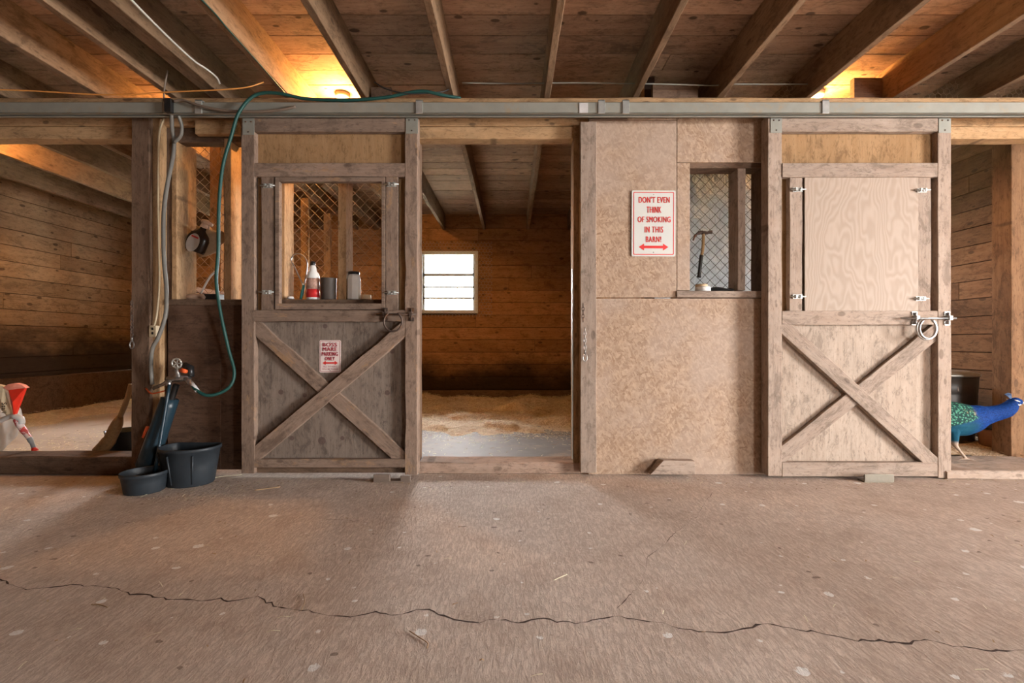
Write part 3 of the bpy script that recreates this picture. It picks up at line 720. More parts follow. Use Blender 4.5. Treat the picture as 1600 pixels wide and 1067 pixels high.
vboard('inner_upright', fm, 1234, 1254, 276, 485, D+.010, .045, d2, rag=.004); vboard('inner_upright', fm, 1434, 1455, 276, 485, D+.010, .045, d2, rag=.004)
mb = MB(); pbox(mb, 1257.5, 1435, 276.5, 485.5, D+.006, .012); ha = mb.build('hatch', M['hatch'], d2, bevel=.0015); ha['label'] = 'plywood hatch with wavy grain'
brace('brace', fm, (1217, 715), (1471, 511), .100, D+.015, .030, d2, chew=chewed(.5, 1, .006, 1), label='diagonal brace passing underneath')
brace('brace', fm, (1218, 503), (1470, 733), .093, D+.002, .043, d2, label='diagonal brace crossing on top')
plate(1204, 1222, 179, 207, D-.004, d2); plate(1467, 1486, 179, 207, D-.004, d2)
for (x, y, f) in ((1246, 296, 1), (1440, 297, -1), (1246, 463, 1), (1438, 466, -1)): barrel_bolt(x, y, D+.004, d2, f)
long_bolt(1404, 1489, 497, D, (1428, 1479), d2, M['steel'])
horseshoe(W(1448, 513, D-.04), .066, d2, M['steel'], True)

# floor guides and offcut
def guide(px0, px1, py0, py1, label, mat):
    c0, c1 = W(px0, py1, 2.955), W(px1, py0, 2.955); r = thing('door_guide', (c0.x, 2.955, 0), label, 'door guide')
    mb = MB(); w = c1.x-c0.x
    mb.box(c0.x, c1.x, 2.93, 2.99, .0, .010); mb.build('base_plate', mat, r, bevel=.002)
    mb = MB(); mb.box(c0.x, c0.x+w*.45 if w > .22 else c1.x, 2.928, 2.936, .008, .055); mb.build('front_lip', mat, r, bevel=.004)
    if w > .22:
        mb = MB(); mb.box(c1.x-w*.28, c1.x, 2.93, 2.938, .008, .045); mb.build('front_lip', mat, r, bevel=.004)
guide(585, 643, 728, 742, 'metal door guide on the floor below the boss mare door', plain('guide_metal', (.26, .20, .16), .5, .4))
guide(1346, 1392, 733, 746, 'greyish metal guide on the floor below the hatch door', plain('guide_metal_grey', (.20, .175, .135), .55, .4))
mb = MB()
Yb = 3.03; A = [W(1037, 719, Yb), W(1086, 720, Yb), W(1086, 741, Yb), W(1016, 741, Yb)]
for p in A: p.z = max(p.z, .0005)
B = [p+Vector((.0, .055, 0)) for p in A]; A[0].x -= .0; B[0] = B[0]+Vector((-.02, 0, 0))
mb.add(A+B, [(0,1,2,3), (7,6,5,4), (0,4,5,1), (1,5,6,2), (2,6,7,3), (3,7,4,0)])
T(mb.build('wood_offcut', M['frame'], origin=A[3], bevel=.002), 'short slanted wood offcut lying against the chipboard wall base', 'wood block')

# ================================================================ SIGNS
def text_mesh(body, x0, x1, z0, z1, Y, mb, bold=0.0, mi=0, rot=False):
    """lay one line of lettering into the given box"""
    cu = bpy.data.curves.new('lettering_tmp', 'FONT'); cu.body = body; cu.size = 1.0; cu.offset = 0; cu.resolution_u = 4; cu.space_character = 1.15
    o = bpy.data.objects.new('lettering_tmp', cu); C.objects.link(o)
    bpy.context.view_layer.update()
    me = bpy.data.meshes.new_from_object(o.evaluated_get(bpy.context.evaluated_depsgraph_get()))
    xs = [v.co.x for v in me.vertices]; ys = [v.co.y for v in me.vertices]
    ax, bx, ay, by = min(xs), max(xs), min(ys), max(ys)
    vv = [(x0+(v.co.x-ax)/(bx-ax)*(x1-x0), Y, z0+(v.co.y-ay)/(by-ay)*(z1-z0)) for v in me.vertices]
    if rot: vv = [(x0+(v.co.y-ay)/(by-ay)*(x1-x0), Y, z1-(v.co.x-ax)/(bx-ax)*(z1-z0)) for v in me.vertices]
    for kk, sh in enumerate(((-.0013, 0), (.0013, 0), (0, .0), ) if bold else ((0, 0),)):
        mb.add([(q[0]+sh[0], q[1]-kk*.0007, q[2]+sh[1]) for q in vv], [tuple(p.vertices) for p in me.polygons], 0, mi)
    bpy.data.objects.remove(o); bpy.data.curves.remove(cu); bpy.data.meshes.remove(me)
def rrect(x0, x1, z0, z1, r, n=5):
    out = []
    for cx, cz, a0 in ((x1-r, z1-r, 0), (x0+r, z1-r, 90), (x0+r, z0+r, 180), (x1-r, z0+r, 270)):
        for i in range(n+1): a = math.radians(a0+90*i/n); out.append((cx+r*math.cos(a), cz+r*math.sin(a)))
    return out
def sign(name, px0, px1, py0, py1, Y, lines, paint, ink, ink2, arrow, label, inset, bw, tilt=0):
    a, b = W(px0, py1, Y), W(px1, py0, Y)
    cx, cz = (a.x+b.x)/2, (a.z+b.z)/2
    r = thing(name, (cx, Y, cz), label, 'sign')
    S = Y/F
    mb = MB(); o = rrect(a.x, b.x, a.z, b.z, .010); n = len(o)
    mb.add([(x, Y, z) for x, z in o]+[(x, Y+.002, z) for x, z in o], [tuple(range(n)), tuple(range(n, 2*n))[::-1]]+[(i, (i+1) % n, n+(i+1) % n, n+i) for i in range(n)])
    mb.build('plate', paint, r)
    mb = MB(); i0 = rrect(a.x+inset, b.x-inset, a.z+inset, b.z-inset, .008); i1 = rrect(a.x+inset+bw, b.x-inset-bw, a.z+inset+bw, b.z-inset-bw, .006)
    mb.add([(x, Y-.0008, z) for x, z in i0]+[(x, Y-.0008, z) for x, z in i1], [(i, (i+1) % n, n+(i+1) % n, n+i) for i in range(n)])
    mb.build('border', ink, r)
    mb = MB()
    for (t_, lx0, lx1, ly0, ly1, bold) in lines: text_mesh(t_, PX(lx0, Y), PX(lx1, Y), PZ(ly1, Y), PZ(ly0, Y), Y-.001, mb, bold)
    mb.build('lettering', ink, r)
    ax0, ax1, ay, ah, hw = arrow; mb = MB()
    x0, x1, zc = PX(ax0, Y), PX(ax1, Y), PZ(ay, Y); h = ah*S/2; w = hw*S
    pts = [(x0, zc), (x0+w, zc+h), (x0+w, zc+h*.38), (x1-w, zc+h*.38), (x1-w, zc+h), (x1, zc), (x1-w, zc-h), (x1-w, zc-h*.38), (x0+w, zc-h*.38), (x0+w, zc-h)]
    mb.add([(x, Y-.001, z) for x, z in pts], [(0, 1, 2, 8, 9), (2, 3, 7, 8), (3, 4, 5, 6, 7)]); mb.build('arrow', ink2, r)
    mb = MB()
    dn = (py1-py0)*.062
    for py in (py0+dn, py1-dn): mb.lathe((cx, Y, PZ(py, Y)), [(0, -.003), (.0022, -.002), (.003, 0)], 10, axis='Y')
    mb.build('nails', M['iron'], r)
    r.rotation_euler = (0, tilt, 0); return r
sign('warning_sign', 987, 1055.5, 297, 400, 3.09, [("DON'T EVEN", 998, 1046, 307, 316.5, .003), ('THINK', 1010.5, 1033, 322.5, 332, .003), ('OF SMOKING', 996.5, 1047.5, 338, 347, .003), ('IN THIS', 1007.5, 1036, 353.5, 363, .003), ('BARN!', 1009.5, 1033, 369, 378, .003)],
     M['white_paint'], M['red_paint'], M['red_paint'], (998, 1044.5, 385.5, 11, 8.5), 'white rectangular sign with red letters forbidding smoking in this barn', .011, .005, .004)
sign('parking_sign', 499, 532.5, 531, 581.5, D+.043, [('BOSS', 504.5, 526.5, 535, 541, .003), ('MARE', 504.5, 526.5, 542, 548, .003), ('PARKING', 503, 528, 549.5, 555.5, .003), ('ONLY', 508, 523, 557, 562.5, .003), ('ALL OTHERS', 505, 526, 571, 573.2, 0), ('WILL BE TOWED', 503.5, 528, 575, 577.2, 0)],
     M['pink_paint'], M['darkred_paint'], M['red_paint'], (504, 528, 566.5, 6.5, 5), 'small pinkish boss mare parking sign on the brown door', .005, .0022)

# ================================================================ HOSES AND CABLES
def cable(name, pts, r, mat, label, cat='cable', seg=8, Y=None, parts=None):
    pp = smooth_path([W(*p) for p in pts])
    mb = MB(); mb.tube(pp, r, seg); o = mb.build(name, mat, origin=pp[0]); return tag(o, label, cat)
cable('garden_hose', [(720,153,3.02),(690,148,2.98),(655,142,2.96),(600,152,2.95),(540,156,2.93),(480,154,2.92),(440,146,2.90),(410,145,2.89),(390,154,2.88),(372,178,2.87),(362,210,2.87),(348,260,2.87),(342,320,2.87),(341,390,2.88),(338,440,2.89),(345,490,2.95),(357,545,3.0),(366,580,3.0),(360,602,2.98),(342,614,2.95),(322,617,2.92),(306,608,2.92),(298,598,2.94)], .0105, M['hose_green'], 'dark green hose looping from the track down to the faucet', 'hose', 10)
cable('water_hose', [(268,178,2.96),(269,200,3.0),(272,222,3.02),(270,245,3.02),(262,285,3.02),(256,330,3.02),(256,400,3.02),(260,450,3.02),(259,490,3.0),(248,525,2.99),(238,545,2.99),(236,575,3.02),(238,600,3.03)], .0125, M['hose_grey'], 'grey hose hanging from the track beside the spray bottle', 'hose', 10)
cable('water_hose', [(279,180,2.96),(284,197,2.99),(282,212,3.0),(272,222,3.0)], .0105, M['hose_grey'], 'short grey hose end tied to the long grey one', 'hose', 10)
cable('electrical_cable', [(256,184,3.075),(248,215,3.075),(247,300,3.075),(248,380,3.075),(249,440,3.072),(245,490,3.07),(240,512,3.07)], .0062, M['cable_cream'], 'cream electrical cable running down the upright to the outlet', 'cable')
cable('extension_cord', [(-60,138,2.85),(40,141,2.86),(145,147,2.88),(200,147,2.88),(270,143,2.88),(340,140,2.88),(385,136,2.9),(412,128,2.95)], .0042, M['cable_orange'], 'thin orange cord strung below the joists', 'cable')
cable('rubber_hose', [(272,158,2.90),(285,156,2.90),(310,164,2.89),(350,172,2.895),(400,174,2.9),(440,171,2.9),(462,166,2.905)], .009, M['cable_brown'], 'brown-grey hose sagging in front of the track', 'hose')
cable('electrical_cable', [(198,-8,2.19),(250,45,2.41),(300,92,2.68),(322,107,2.77),(338,120,2.86),(343,130,2.92)], .0058, M['cable_white'], 'white cable stapled along the doubled joist', 'cable')
cable('electrical_cable', [(314,-2,2.23),(337,22,2.34),(357,46,2.445),(389,81,2.635),(420,116,2.855),(450,150.5,3.11)], .0045, M['hose_green'], 'dark green wire along the orange-lit joist', 'cable')
cable('electrical_cable', [(585,128,2.98),(605,139,2.96),(640,146,2.95),(690,143,3.0),(705,136,3.05)], .0045, M['cable_black'], 'black wire crossing over the green hose on the strip', 'cable')
cable('electrical_cable', [(722,129,3.08),(800,130,3.1),(900,129,3.1),(975,130,3.08),(1040,131,3.08),(1110,133,3.1),(1140,131,3.12),(1200,131,3.12),(1262,131,3.12)], .0045, M['track'], 'grey wire threaded along above the ledger strip', 'cable')
cable('electrical_cable', [(262,110,2.9),(258,130,2.9),(256,150,2.9),(258,162,2.9)], .005, M['cable_brown'], 'short brown wire dropping onto the track by the hoses', 'cable')
mb = MB(); c = W(264, 165, 2.90); mb.box(c.x-.022, c.x+.022, 2.885, 2.915, c.z-.045, c.z+.045)
T(mb.build('junction_clamp', M['black'], origin=c, bevel=.004), 'black clamp holding the hoses on the track', 'clamp')
ob = thing('electrical_outlet', W(238, 517, 3.06), 'small cream outlet box at the end of the cream cable', 'outlet')
mb = MB(); pbox(mb, 232.5, 243.5, 508, 526, 3.055, .035); mb.build('box', M['cable_cream'], ob, bevel=.003)
mb = MB(); pbox(mb, 236.5, 239.5, 511, 515, 3.053, .004); pbox(mb, 236.5, 239.5, 518, 522, 3.053, .004); mb.build('sockets', M['black'], ob)

# chains with snaps
def chain(name, px, py0, py1, Y, mat, label, snap=True):
    a, b = W(px, py0, Y), W(px, py1, Y); n = int((a.z-b.z)/.024); r = thing(name, a, label, 'chain')
    mb = MB()
    for i in range(n):
        z = a.z-.012-i*.024; pts = []
        for k in range(13):
            t = 2*math.pi*k/12; u = .008*math.cos(t); w = .016*math.sin(t)
            pts.append((a.x+(u if i % 2 else 0), a.y+(0 if i % 2 else u), z+w))
        mb.tube(pts, .0028, 6, cap=False)
    mb.build('links', mat, r)
    if snap:
        mb = MB(); z = b.z-.01
        mb.tube([(a.x, a.y, z+.02), (a.x, a.y, z-.01)], .007, 8)
        mb.tube([(a.x+.014*math.sin(t), a.y, z-.035-.024*math.cos(t)) for t in [math.radians(-170+340*i/16) for i in range(17)]], .0042, 6)
        mb.build('snap_hook', M['steel'], r)
    return r
chain('hanging_chain', 206, 470, 528, 3.04, M['iron'], 'short dark chain with silver snap on the left post')
chain('hanging_chain', 911, 474, 505, 3.04, M['iron'], 'short chain stub on the doorway jamb board', False)
chain('hanging_chain', 914, 512, 548, 3.04, M['steel'], 'steel chain and snap hanging on the doorway jamb board')

# ================================================================ FAUCET, PIPES, BUCKETS
fa = thing('yard_faucet', W(278, 590, 3.0), 'old metal faucet with round handle and hose splitter on brown panel', 'faucet')
mb = MB(); c = W(276, 597, 3.0)
mb.tube([W(240, 606, 3.06), W(255, 600, 3.04), W(266, 592, 3.02), W(278, 590, 3.0)], .012, 8); mb.tube([W(262, 592, 3.0), W(296, 590, 3.0)], .02, 10)
mb.tube([W(278, 592, 3.0), W(277, 576, 2.97)], .016, 10); mb.tube([W(266, 592, 3.0), W(263, 602, 2.97)], .015, 10)
mb.tube([W(290, 590, 3.0), W(298, 598, 2.94)], .016, 10); mb.build('valve_body', M['steel'], fa)
mb = MB(); hc = W(276, 567, 2.95)
mb.tube([hc+Vector((.031*math.cos(a), -.004*math.sin(a), .031*math.sin(a))) for a in [2*math.pi*i/20 for i in range(21)]], .006, 6)
for i in range(5):
    a = 2*math.pi*i/5; mb.tube([hc, hc+Vector((.03*math.cos(a), 0, .03*math.sin(a)))], .004, 5)
mb.tube([hc, W(277, 578, 2.97)], .006, 6); mb.build('round_handle', M['galv'], fa)
mb = MB(); mb.tube([W(284, 578, 2.97), W(291, 580, 2.96)], [.016, .013], 8); mb.build('orange_lever', M['orange_tape'], fa)
mb = MB(); mb.tube([W(288, 570, 3.02), W(297, 574, 3.01), W(299, 588, 3.0)], [.02, .024, .018], 10); mb.build('black_collar', M['black'], fa)
mb = MB(); mb.tube([W(298, 597, 2.94), W(309, 611, 2.92)], .0135, 10); mb.build('hose_coupling', M['dull_label'], fa)

def pipe(name, a, b, r, mat, label, cat='pipe', r2=None):
    mb = MB(); A, B = W(*a), W(*b); n = 8; pts = [A.lerp(B, i/n) for i in range(n+1)]
    mb.tube(pts, [r+((r2 or r)-r)*i/n for i in range(n+1)], 14); return tag(mb.build(name, mat, origin=B), label, cat)
pipe('drain_pipe', (266, 622, 3.0), (229, 728, 2.96), .052, M['bluepipe'], 'fat dark blue-black pipe leaning below the faucet', r2=.062)
pipe('filler_hose', (265, 600, 2.965), (242, 738, 2.87), .010, M['bluepipe'], 'shiny thin dark hose running into the small black pan', 'hose')
pipe('wrapped_pipe', (276, 600, 2.99), (262, 640, 2.98), .019, M['black'], 'black wrapped pipe stub under the faucet')
pipe('wooden_stick', (234, 668, 2.98), (213, 724, 2.98), .014, M['sill_dark'], 'dark wooden stick leaning by the post', 'stick')
mb = MB(); mb.tube(smooth_path([W(228, 606, 3.04), W(236, 614, 3.02), W(250, 612, 3.0), W(258, 610, 3.0)]), .005, 6); T(mb.build('orange_twine', M['orange_tape'], origin=W(236, 614, 3.02)), 'orange twine tied across the upright near the pipes', 'twine')
mb = MB(); mb.tube([W(232, 667, 2.975), W(224, 683, 2.975)], [.016, .010], 8); T(mb.build('orange_tape_wrap', M['orange_tape'], origin=W(228, 677, 2.975)), 'orange tape wrapped on the leaning stick', 'tape')

def rubber_tub(name, cx, cy, rx, ry, h, taper, flat, label, ribs):
    r = thing(name, (cx, cy, 0), label, 'bucket')
    def ring(s, z):
        out = []
        for k in range(48):
            a = 2*math.pi*k/48; x, y = rx*s*math.cos(a), ry*s*math.sin(a)
            if flat: y = min(y, ry*s*.55)
            out.append((cx+x, cy+y, z))
        return out
    prof = [(taper*.97, .0), (taper, .006), ((taper+1)/2, h*.5), (.985, h-.025), (1.03, h-.022), (1.035, h-.002), (1.01, h), (.985, h-.004), (.97, h-.03), ((taper+1)/2-.03, h*.5), (taper-.05, .015), (0.01, .014)]
    mb = MB(); vv = []; ff = []
    for s, z in prof: vv += ring(s, z)
    n = len(prof)
    for i in range(n-1):
        for k in range(48): ff.append((i*48+k, i*48+(k+1) % 48, (i+1)*48+(k+1) % 48, (i+1)*48+k))
    ff.append(tuple(range(48))[::-1]); mb.add(vv, ff, 0, 0, True)
    mb.build('tub_wall', M['black_rubber'], r)
    if ribs:
        mb = MB()
        for a in ribs:
            a = math.radians(a); p = lambda s, z: Vector((cx+rx*s*math.cos(a), cy+ry*s*math.sin(a), z))
            mb.tube([p(taper+.0, .02), p(.99, h-.04)], .006, 6)
        mb.build('rib', M['black_rubber'], r)
    return r
rubber_tub('rubber_bucket', PX(296, 2.92), 2.93, .175, .15, .245, .80, True, 'large black rubber bucket with flat back below the faucet', (-105, -55, -150))
rubber_tub('rubber_feed_pan', PX(226, 2.77), 2.77, .122, .115, .125, .86, False, 'small black rubber pan on the floor in front of the pipes', None)

# ================================================================ THINGS ON THE SILLS
SZ = PZ(466.3, 3.10)  # sill top
def bottle(px, Yy, prof, sx=1, sy=1): return
def sx_(px, Y=3.17): return PX(px, Y)
# shedding blade (loop tool)
r = thing('shedding_blade', (sx_(470), 3.17, SZ), 'metal loop shedding blade with dark grip standing on the sill', 'grooming tool')
mb = MB(); pts = smooth_path([W(474, 447, 3.17), W(462, 420, 3.17), W(455, 405, 3.17), W(462, 396, 3.17), W(474, 399, 3.17), W(480, 412, 3.17), W(477, 436, 3.17), W(474, 447, 3.17)])
mb.tube(pts, .0045, 6); mb.build('loop_blade', M['steel'], r)
mb = MB(); mb.tube([W(475, 445, 3.17), W(472, 458, 3.17), Vector((W(470, 460, 3.17).x, 3.17, SZ+.004))], [.010, .012, .009], 8); mb.build('grip', M['teal'], r)
# white bottle with red label
r = thing('spray_concentrate_bottle', (sx_(489), 3.17, SZ), 'white bottle with red label and black cap on the sill', 'bottle')
bw_ = .046
mb = MB(); mb.lathe((sx_(489), 3.17, SZ), [(bw_*.9, 0), (bw_, .005), (bw_, .165), (bw_*.86, .185), (bw_*.58, .20), (bw_*.50, .225), (bw_*.42, .235), (.016, .245)], 24, 1, .7); mb.build('body', M['white_plastic'], r)
mb = MB(); mb.lathe((sx_(489), 3.17, SZ), [(bw_*1.015, .075), (bw_*1.02, .075), (bw_*1.02, .150), (bw_*1.015, .150)], 24, 1, .7); mb.build('picture_label', M['label_art'], r)
mb = MB(); mb.lathe((sx_(489), 3.17, SZ), [(bw_*1.015, .015), (bw_*1.02, .015), (bw_*1.02, .074), (bw_*1.015, .074)], 24, 1, .7); mb.build('red_label', M['label_red'], r)
mb = MB(); mb.lathe((sx_(489), 3.17, SZ), [(.017, .242), (.018, .243), (.016, .268), (.008, .272)], 16); mb.build('cap', M['black'], r)
# dark can
r = thing('metal_can', (sx_(512.5), 3.18, SZ), 'dark open metal can beside the red-labelled bottle', 'can')
mb = MB(); mb.lathe((sx_(512.5), 3.18, SZ), [(.050, 0), (.052, .003), (.054, .148), (.056, .152), (.053, .152), (.050, .146), (.049, .006), (.001, .005)], 28); mb.build('can_wall', M['pan_dark'], r)
# white jar
r = thing('plastic_jar', (sx_(553), 3.17, SZ), 'white square plastic jar with black lid on the sill', 'jar')
mb = MB(); mb.lathe((sx_(553), 3.17, SZ), [(.046, 0), (.050, .006), (.049, .14), (.044, .165), (.034, .178), (.03, .18)], 8, 1, .8, smooth=False); mb.build('body', M['white_plastic'], r, bevel=.004)
mb = MB(); mb.lathe((sx_(553), 3.17, SZ), [(.037, .178), (.038, .18), (.037, .196), (.034, .198)], 24); mb.build('lid', M['black'], r)
r = thing('tape_roll', (sx_(574), 3.14, SZ), 'tan tape roll lying at the end of the door window sill', 'tape roll')
mb = MB(); mb.lathe((sx_(574), 3.14, SZ), [(.020, 0), (.034, 0), (.035, .003), (.035, .028), (.034, .031), (.020, .031), (.019, .0)], 24); mb.build('tape', M['masking'], r)
mb = MB(); mb.lathe((sx_(457), 3.14, SZ), [(.012, 0), (.018, .003), (.02, .003), (.014, .02), (.004, .023)], 12, 1.4); T(mb.build('crumpled_scrap', M['dull_label'], origin=(sx_(457), 3.14, SZ)), 'small pale scrap at the hinge end of the sill', 'scrap')

# spray bottle hanging in the mesh, tan pad behind it
r = thing('spray_bottle', W(312, 374, 3.27), 'dark spray bottle with grey label hanging tilted in the mesh', 'spray bottle')
def local(parent, ang):
    parent.rotation_euler = (0, ang, 0)
mb = MB(); c = W(310, 376, 3.27)
mb.lathe(c+Vector((0, 0, -.085)), [(.04, 0), (.075, .003), (.080, .02), (.078, .10), (.066, .13), (.035, .155), (.024, .165), (.022, .19)], 24, 1, .55); mb.build('body', M['brown_bottle'], r)
mb = MB(); mb.add([(c.x+.005+.046*math.cos(a), c.y-.0465, c.z-.025+.068*math.sin(a)) for a in [2*math.pi*i/24 for i in range(24)]], [tuple(range(24))]); mb.build('oval_label', M['dull_label'], r)
mb = MB(); mb.add([(c.x-.022, c.y-.0485, c.z+.012), (c.x+.032, c.y-.0485, c.z+.012), (c.x+.032, c.y-.0485, c.z+.024), (c.x-.022, c.y-.0485, c.z+.024)], [(0, 1, 2, 3)]); mb.build('label_stripe', M['label_red'], r)
mb = MB(); mb.lathe(c+Vector((0, 0, .10)), [(.024, 0), (.025, .003), (.022, .028), (.018, .03)], 14); mb.tube([c+Vector((-.03, 0, .142)), c+Vector((.0, 0, .145)), c+Vector((.05, 0, .142))], [.014, .020, .013], 10); mb.tube([c+Vector((.03, 0, .14)), c+Vector((.04, 0, .105))], .006, 8); mb.build('trigger_head', M['beige'], r)
local(r, math.radians(24))
mb = MB(); vv = []; c = W(325, 375, 3.31)
seg = 22; rings_ = 5
for j in range(rings_+1):
    s = j/rings_
    for i in range(seg):
        a = 2*math.pi*i/seg; rr = (.115+.022*math.sin(3*a+1)+.012*math.sin(5*a))*s
        vv.append((c.x+rr*math.cos(a)*1.0, c.y-.022*(1-s*s)+.006*mnoise.noise((i*.7, j, 0)), c.z+rr*math.sin(a)*.98))
ff = [(j*seg+i, j*seg+(i+1) % seg, (j+1)*seg+(i+1) % seg, (j+1)*seg+i) for j in range(rings_) for i in range(seg)]
mb.add(vv, ff, 0, 0, True); pad = mb.build('cloth_pad', M['burlap'], origin=c); md = pad.modifiers.new('thick', 'SOLIDIFY'); md.thickness = .015
T(pad, 'tan fuzzy cloth pad hanging behind the spray bottle', 'pad')
# brush and hook tool in the mesh opening
r = thing('hoof_pick_brush', W(312, 462, 3.20), 'pale brush with a white handle lying at the mesh opening sill', 'brush')
mb = MB(); c = Vector((PX(306, 3.2), 3.20, SZ+.022)); mb.lathe(c, [(.001, -.02), (.055, -.018), (.062, 0), (.05, .018), (.001, .024)], 20, 1.15, .5); mb.build('brush_head', M['beige'], r)
mb = MB(); mb.tube(smooth_path([W(314, 458, 3.18), W(321, 444, 3.18), W(329, 431, 3.18), W(336, 424, 3.18)]), [.007]*18+[.010], 8); mb.build('handle', M['white_plastic'], r)
mb = MB(); mb.box(PX(321, 3.22), PX(345, 3.22), 3.2, 3.26, SZ+.001, SZ+.045); T(mb.build('dark_tray', M['black'], origin=(PX(333, 3.2), 3.23, SZ), bevel=.004), 'low black tray beside the pale brush on the sill', 'tray')
mb = MB(); mb.tube(smooth_path([W(294, 452, 3.33), W(299, 438, 3.33), W(302, 428, 3.33)]), [.006]*12+[.009], 6); T(mb.build('metal_pick', M['iron'], origin=W(294, 452, 3.33)), 'thin rusty pick hooked in the mesh below the spray bottle', 'pick')

# hammer in the right opening
SZ2 = PZ(453.5, 3.085)
r = thing('claw_hammer', W(1097, 397, 3.24), 'claw hammer with black grip hanging on the chain-link mesh', 'hammer')
mb = MB(); mb.tube(smooth_path([W(1083, 375.5, 3.24), W(1086, 368.5, 3.24), W(1091, 364, 3.24), W(1098, 362.5, 3.24)]), [.003]+[.006]*5+[.009]*6+[.013]*6+[.014], 10)
mb.tube([W(1096, 363, 3.24), W(1105, 363.5, 3.24), W(1107, 362.6, 3.24), W(1112, 362, 3.24)], [.014, .012, .010, .014], 12); mb.build('head', M['iron'], r)
mb = MB(); mb.tube(smooth_path([W(1099, 364, 3.24), W(1099, 375, 3.24), W(1098, 390, 3.24), W(1096, 400, 3.24)]), .0105, 10); mb.build('handle', M['handle_wood'], r)
mb = MB(); mb.tube(smooth_path([W(1096, 398, 3.24), W(1094, 415, 3.24), W(1092, 433, 3.24)]), [.013]*6+[.0125]*6+[.016], 10); mb.build('grip', M['black'], r)
cx = PX(1096, 3.17); r = thing('small_jar', (cx, 3.17, SZ2), 'small clear-white jar with tan lid on the hammer sill', 'jar')
mb = MB(); mb.lathe((cx+.01, 3.17, SZ2), [(.048, 0), (.052, .005), (.052, .03), (.046, .036)], 24); mb.build('jar_wall', M['white_plastic'], r)
mb = MB(); mb.lathe((cx, 3.17, SZ2+.036), [(.04, 0), (.042, .002), (.040, .016), (.034, .018)], 24); mb.build('lid', M['masking'], r)
mb = MB(); c = Vector((PX(1127, 3.18), 3.18, SZ2+.010))
for k in range(4):
    R_ = .055+.006*k
    mb.tube([c+Vector((R_*math.cos(a)*1.15, R_*math.sin(a)*.7, .006*k*(.5+.5*math.sin(a*2)))) for a in [2*math.pi*i/24 for i in range(25)]], .0045, 6, cap=False)
T(mb.build('coiled_cable', M['cable_black'], origin=c-Vector((0, 0, .01))), 'coil of black cable beside the jar on the hammer sill', 'cable')

# plastic sheeting behind the right opening
mb = MB(); nx, nz = 40, 60; x0, x1, z0, z1 = 1.08, 2.35, .9, 2.62; vv = []
for j in range(nz+1):
    for i in range(nx+1):
        x = x0+(x1-x0)*i/nx; z = z0+(z1-z0)*j/nz
        vv.append((x, 3.62+.05*mnoise.noise((x*3, z*2, 0))+.02*mnoise.noise((x*9, z*6, 4))+.03*abs(mnoise.noise((x*4+z*3, 2, z))), z))
mb.add(vv, [(j*(nx+1)+i, j*(nx+1)+i+1, (j+1)*(nx+1)+i+1, (j+1)*(nx+1)+i) for j in range(nz) for i in range(nx)], 0, 0, True)
T(mb.build('plastic_sheet', M['sheeting'], origin=(1.7, 3.62, .9)), 'cloudy crumpled plastic sheet hanging behind the chain-link mesh', 'plastic sheet')
for xx, lb in ((1.12, 'sign'), (2.31, 'hatch door')):
    o = lumber('hanging_batten', M['post'], (xx, 3.68, .02), (xx, 3.68, JB-.003), (1, 0, 0), .05, .04)
    T(o, 'upright batten holding the plastic sheet on its '+lb+' side', 'batten', 'battens behind the plastic sheet')

# ================================================================ STRAW
def strands(name, mat, spots, n, L, wd, zf, label, cat, seed, lift=.02):
    rnd = random.Random(seed); mb = MB()
    for _ in range(n):
        x, y = spots(rnd); z = zf(x, y)+rnd.uniform(.001, lift); a = rnd.uniform(0, math.pi); l = rnd.uniform(.35, 1)*L; t = rnd.uniform(-.25, .25)
        d = Vector((math.cos(a), math.sin(a), t*.5))*l/2; s = Vector((-math.sin(a), math.cos(a), rnd.uniform(-.4, .4)))*wd/2; c = Vector((x, y, z+abs(d.z)))
        mid = c+Vector((0, 0, rnd.uniform(0, .004)))
        mb.add([c-d-s, c-d+s, mid+s, mid-s, c+d+s, c+d-s], [(0, 1, 2, 3), (3, 2, 4, 5)])
    o = mb.build(name, mat, origin=(0, 0, 0)); return tag(o, label, cat, kind='stuff')
def bed(name, x0, x1, y0, y1, hf, label, nx=110, ny=90):
    mb = MB(); vv = [(x0+(x1-x0)*i/nx, y0+(y1-y0)*j/ny, hf(x0+(x1-x0)*i/nx, y0+(y1-y0)*j/ny)) for j in range(ny+1) for i in range(nx+1)]
    mb.add(vv, [(j*(nx+1)+i, j*(nx+1)+i+1, (j+1)*(nx+1)+i+1, (j+1)*(nx+1)+i) for j in range(ny) for i in range(nx)], 0, 0, True)
    return tag(mb.build(name, M['straw'], origin=(0, 0, 0)), label, 'straw', kind='stuff')
def h_mid(x, y):
    n = mnoise.noise((x*1.3, y*1.3, 0))+.5*mnoise.noise((x*4, y*4, 2))
    e = 4.15+.35*mnoise.noise((x*1.6, 3, 0))+.12*mnoise.noise((x*6, 1, 0))
    k = max(0, min(1, (y-e)/.5))
    c_ = max(0, mnoise.noise((x*2.6, y*3.4, 21))-.12)*.16
    return .012+k*(.036+.022*n+c_)+.020*mnoise.noise((x*13, y*13, 5))*k + .07*math.exp(-((y-6.5)**2)/.08)*(.5+.5*math.exp(-((x-.45)**2)/.3))
bed('straw_bedding', -2.4, .9, 4.0, 6.79, h_mid, 'straw bedding strewn over the middle stall floor')
def sp_mid(r):
    while True:
        x, y = r.uniform(-2.3, .85), 3.4+3.35*r.random()**.8
        if r.random() < max(.06, min(1, (y-3.9+.5*mnoise.noise((x*2, y*2, 9)))/.6)): return x, y
zmid = lambda x, y: max(.03, h_mid(x, y)) if y > 4 else .03
strands('loose_straw', M['straw_strand'], sp_mid, 19000, .05, .0036, zmid, 'loose pale straw stalks on the middle stall floor', 'straw', 11)
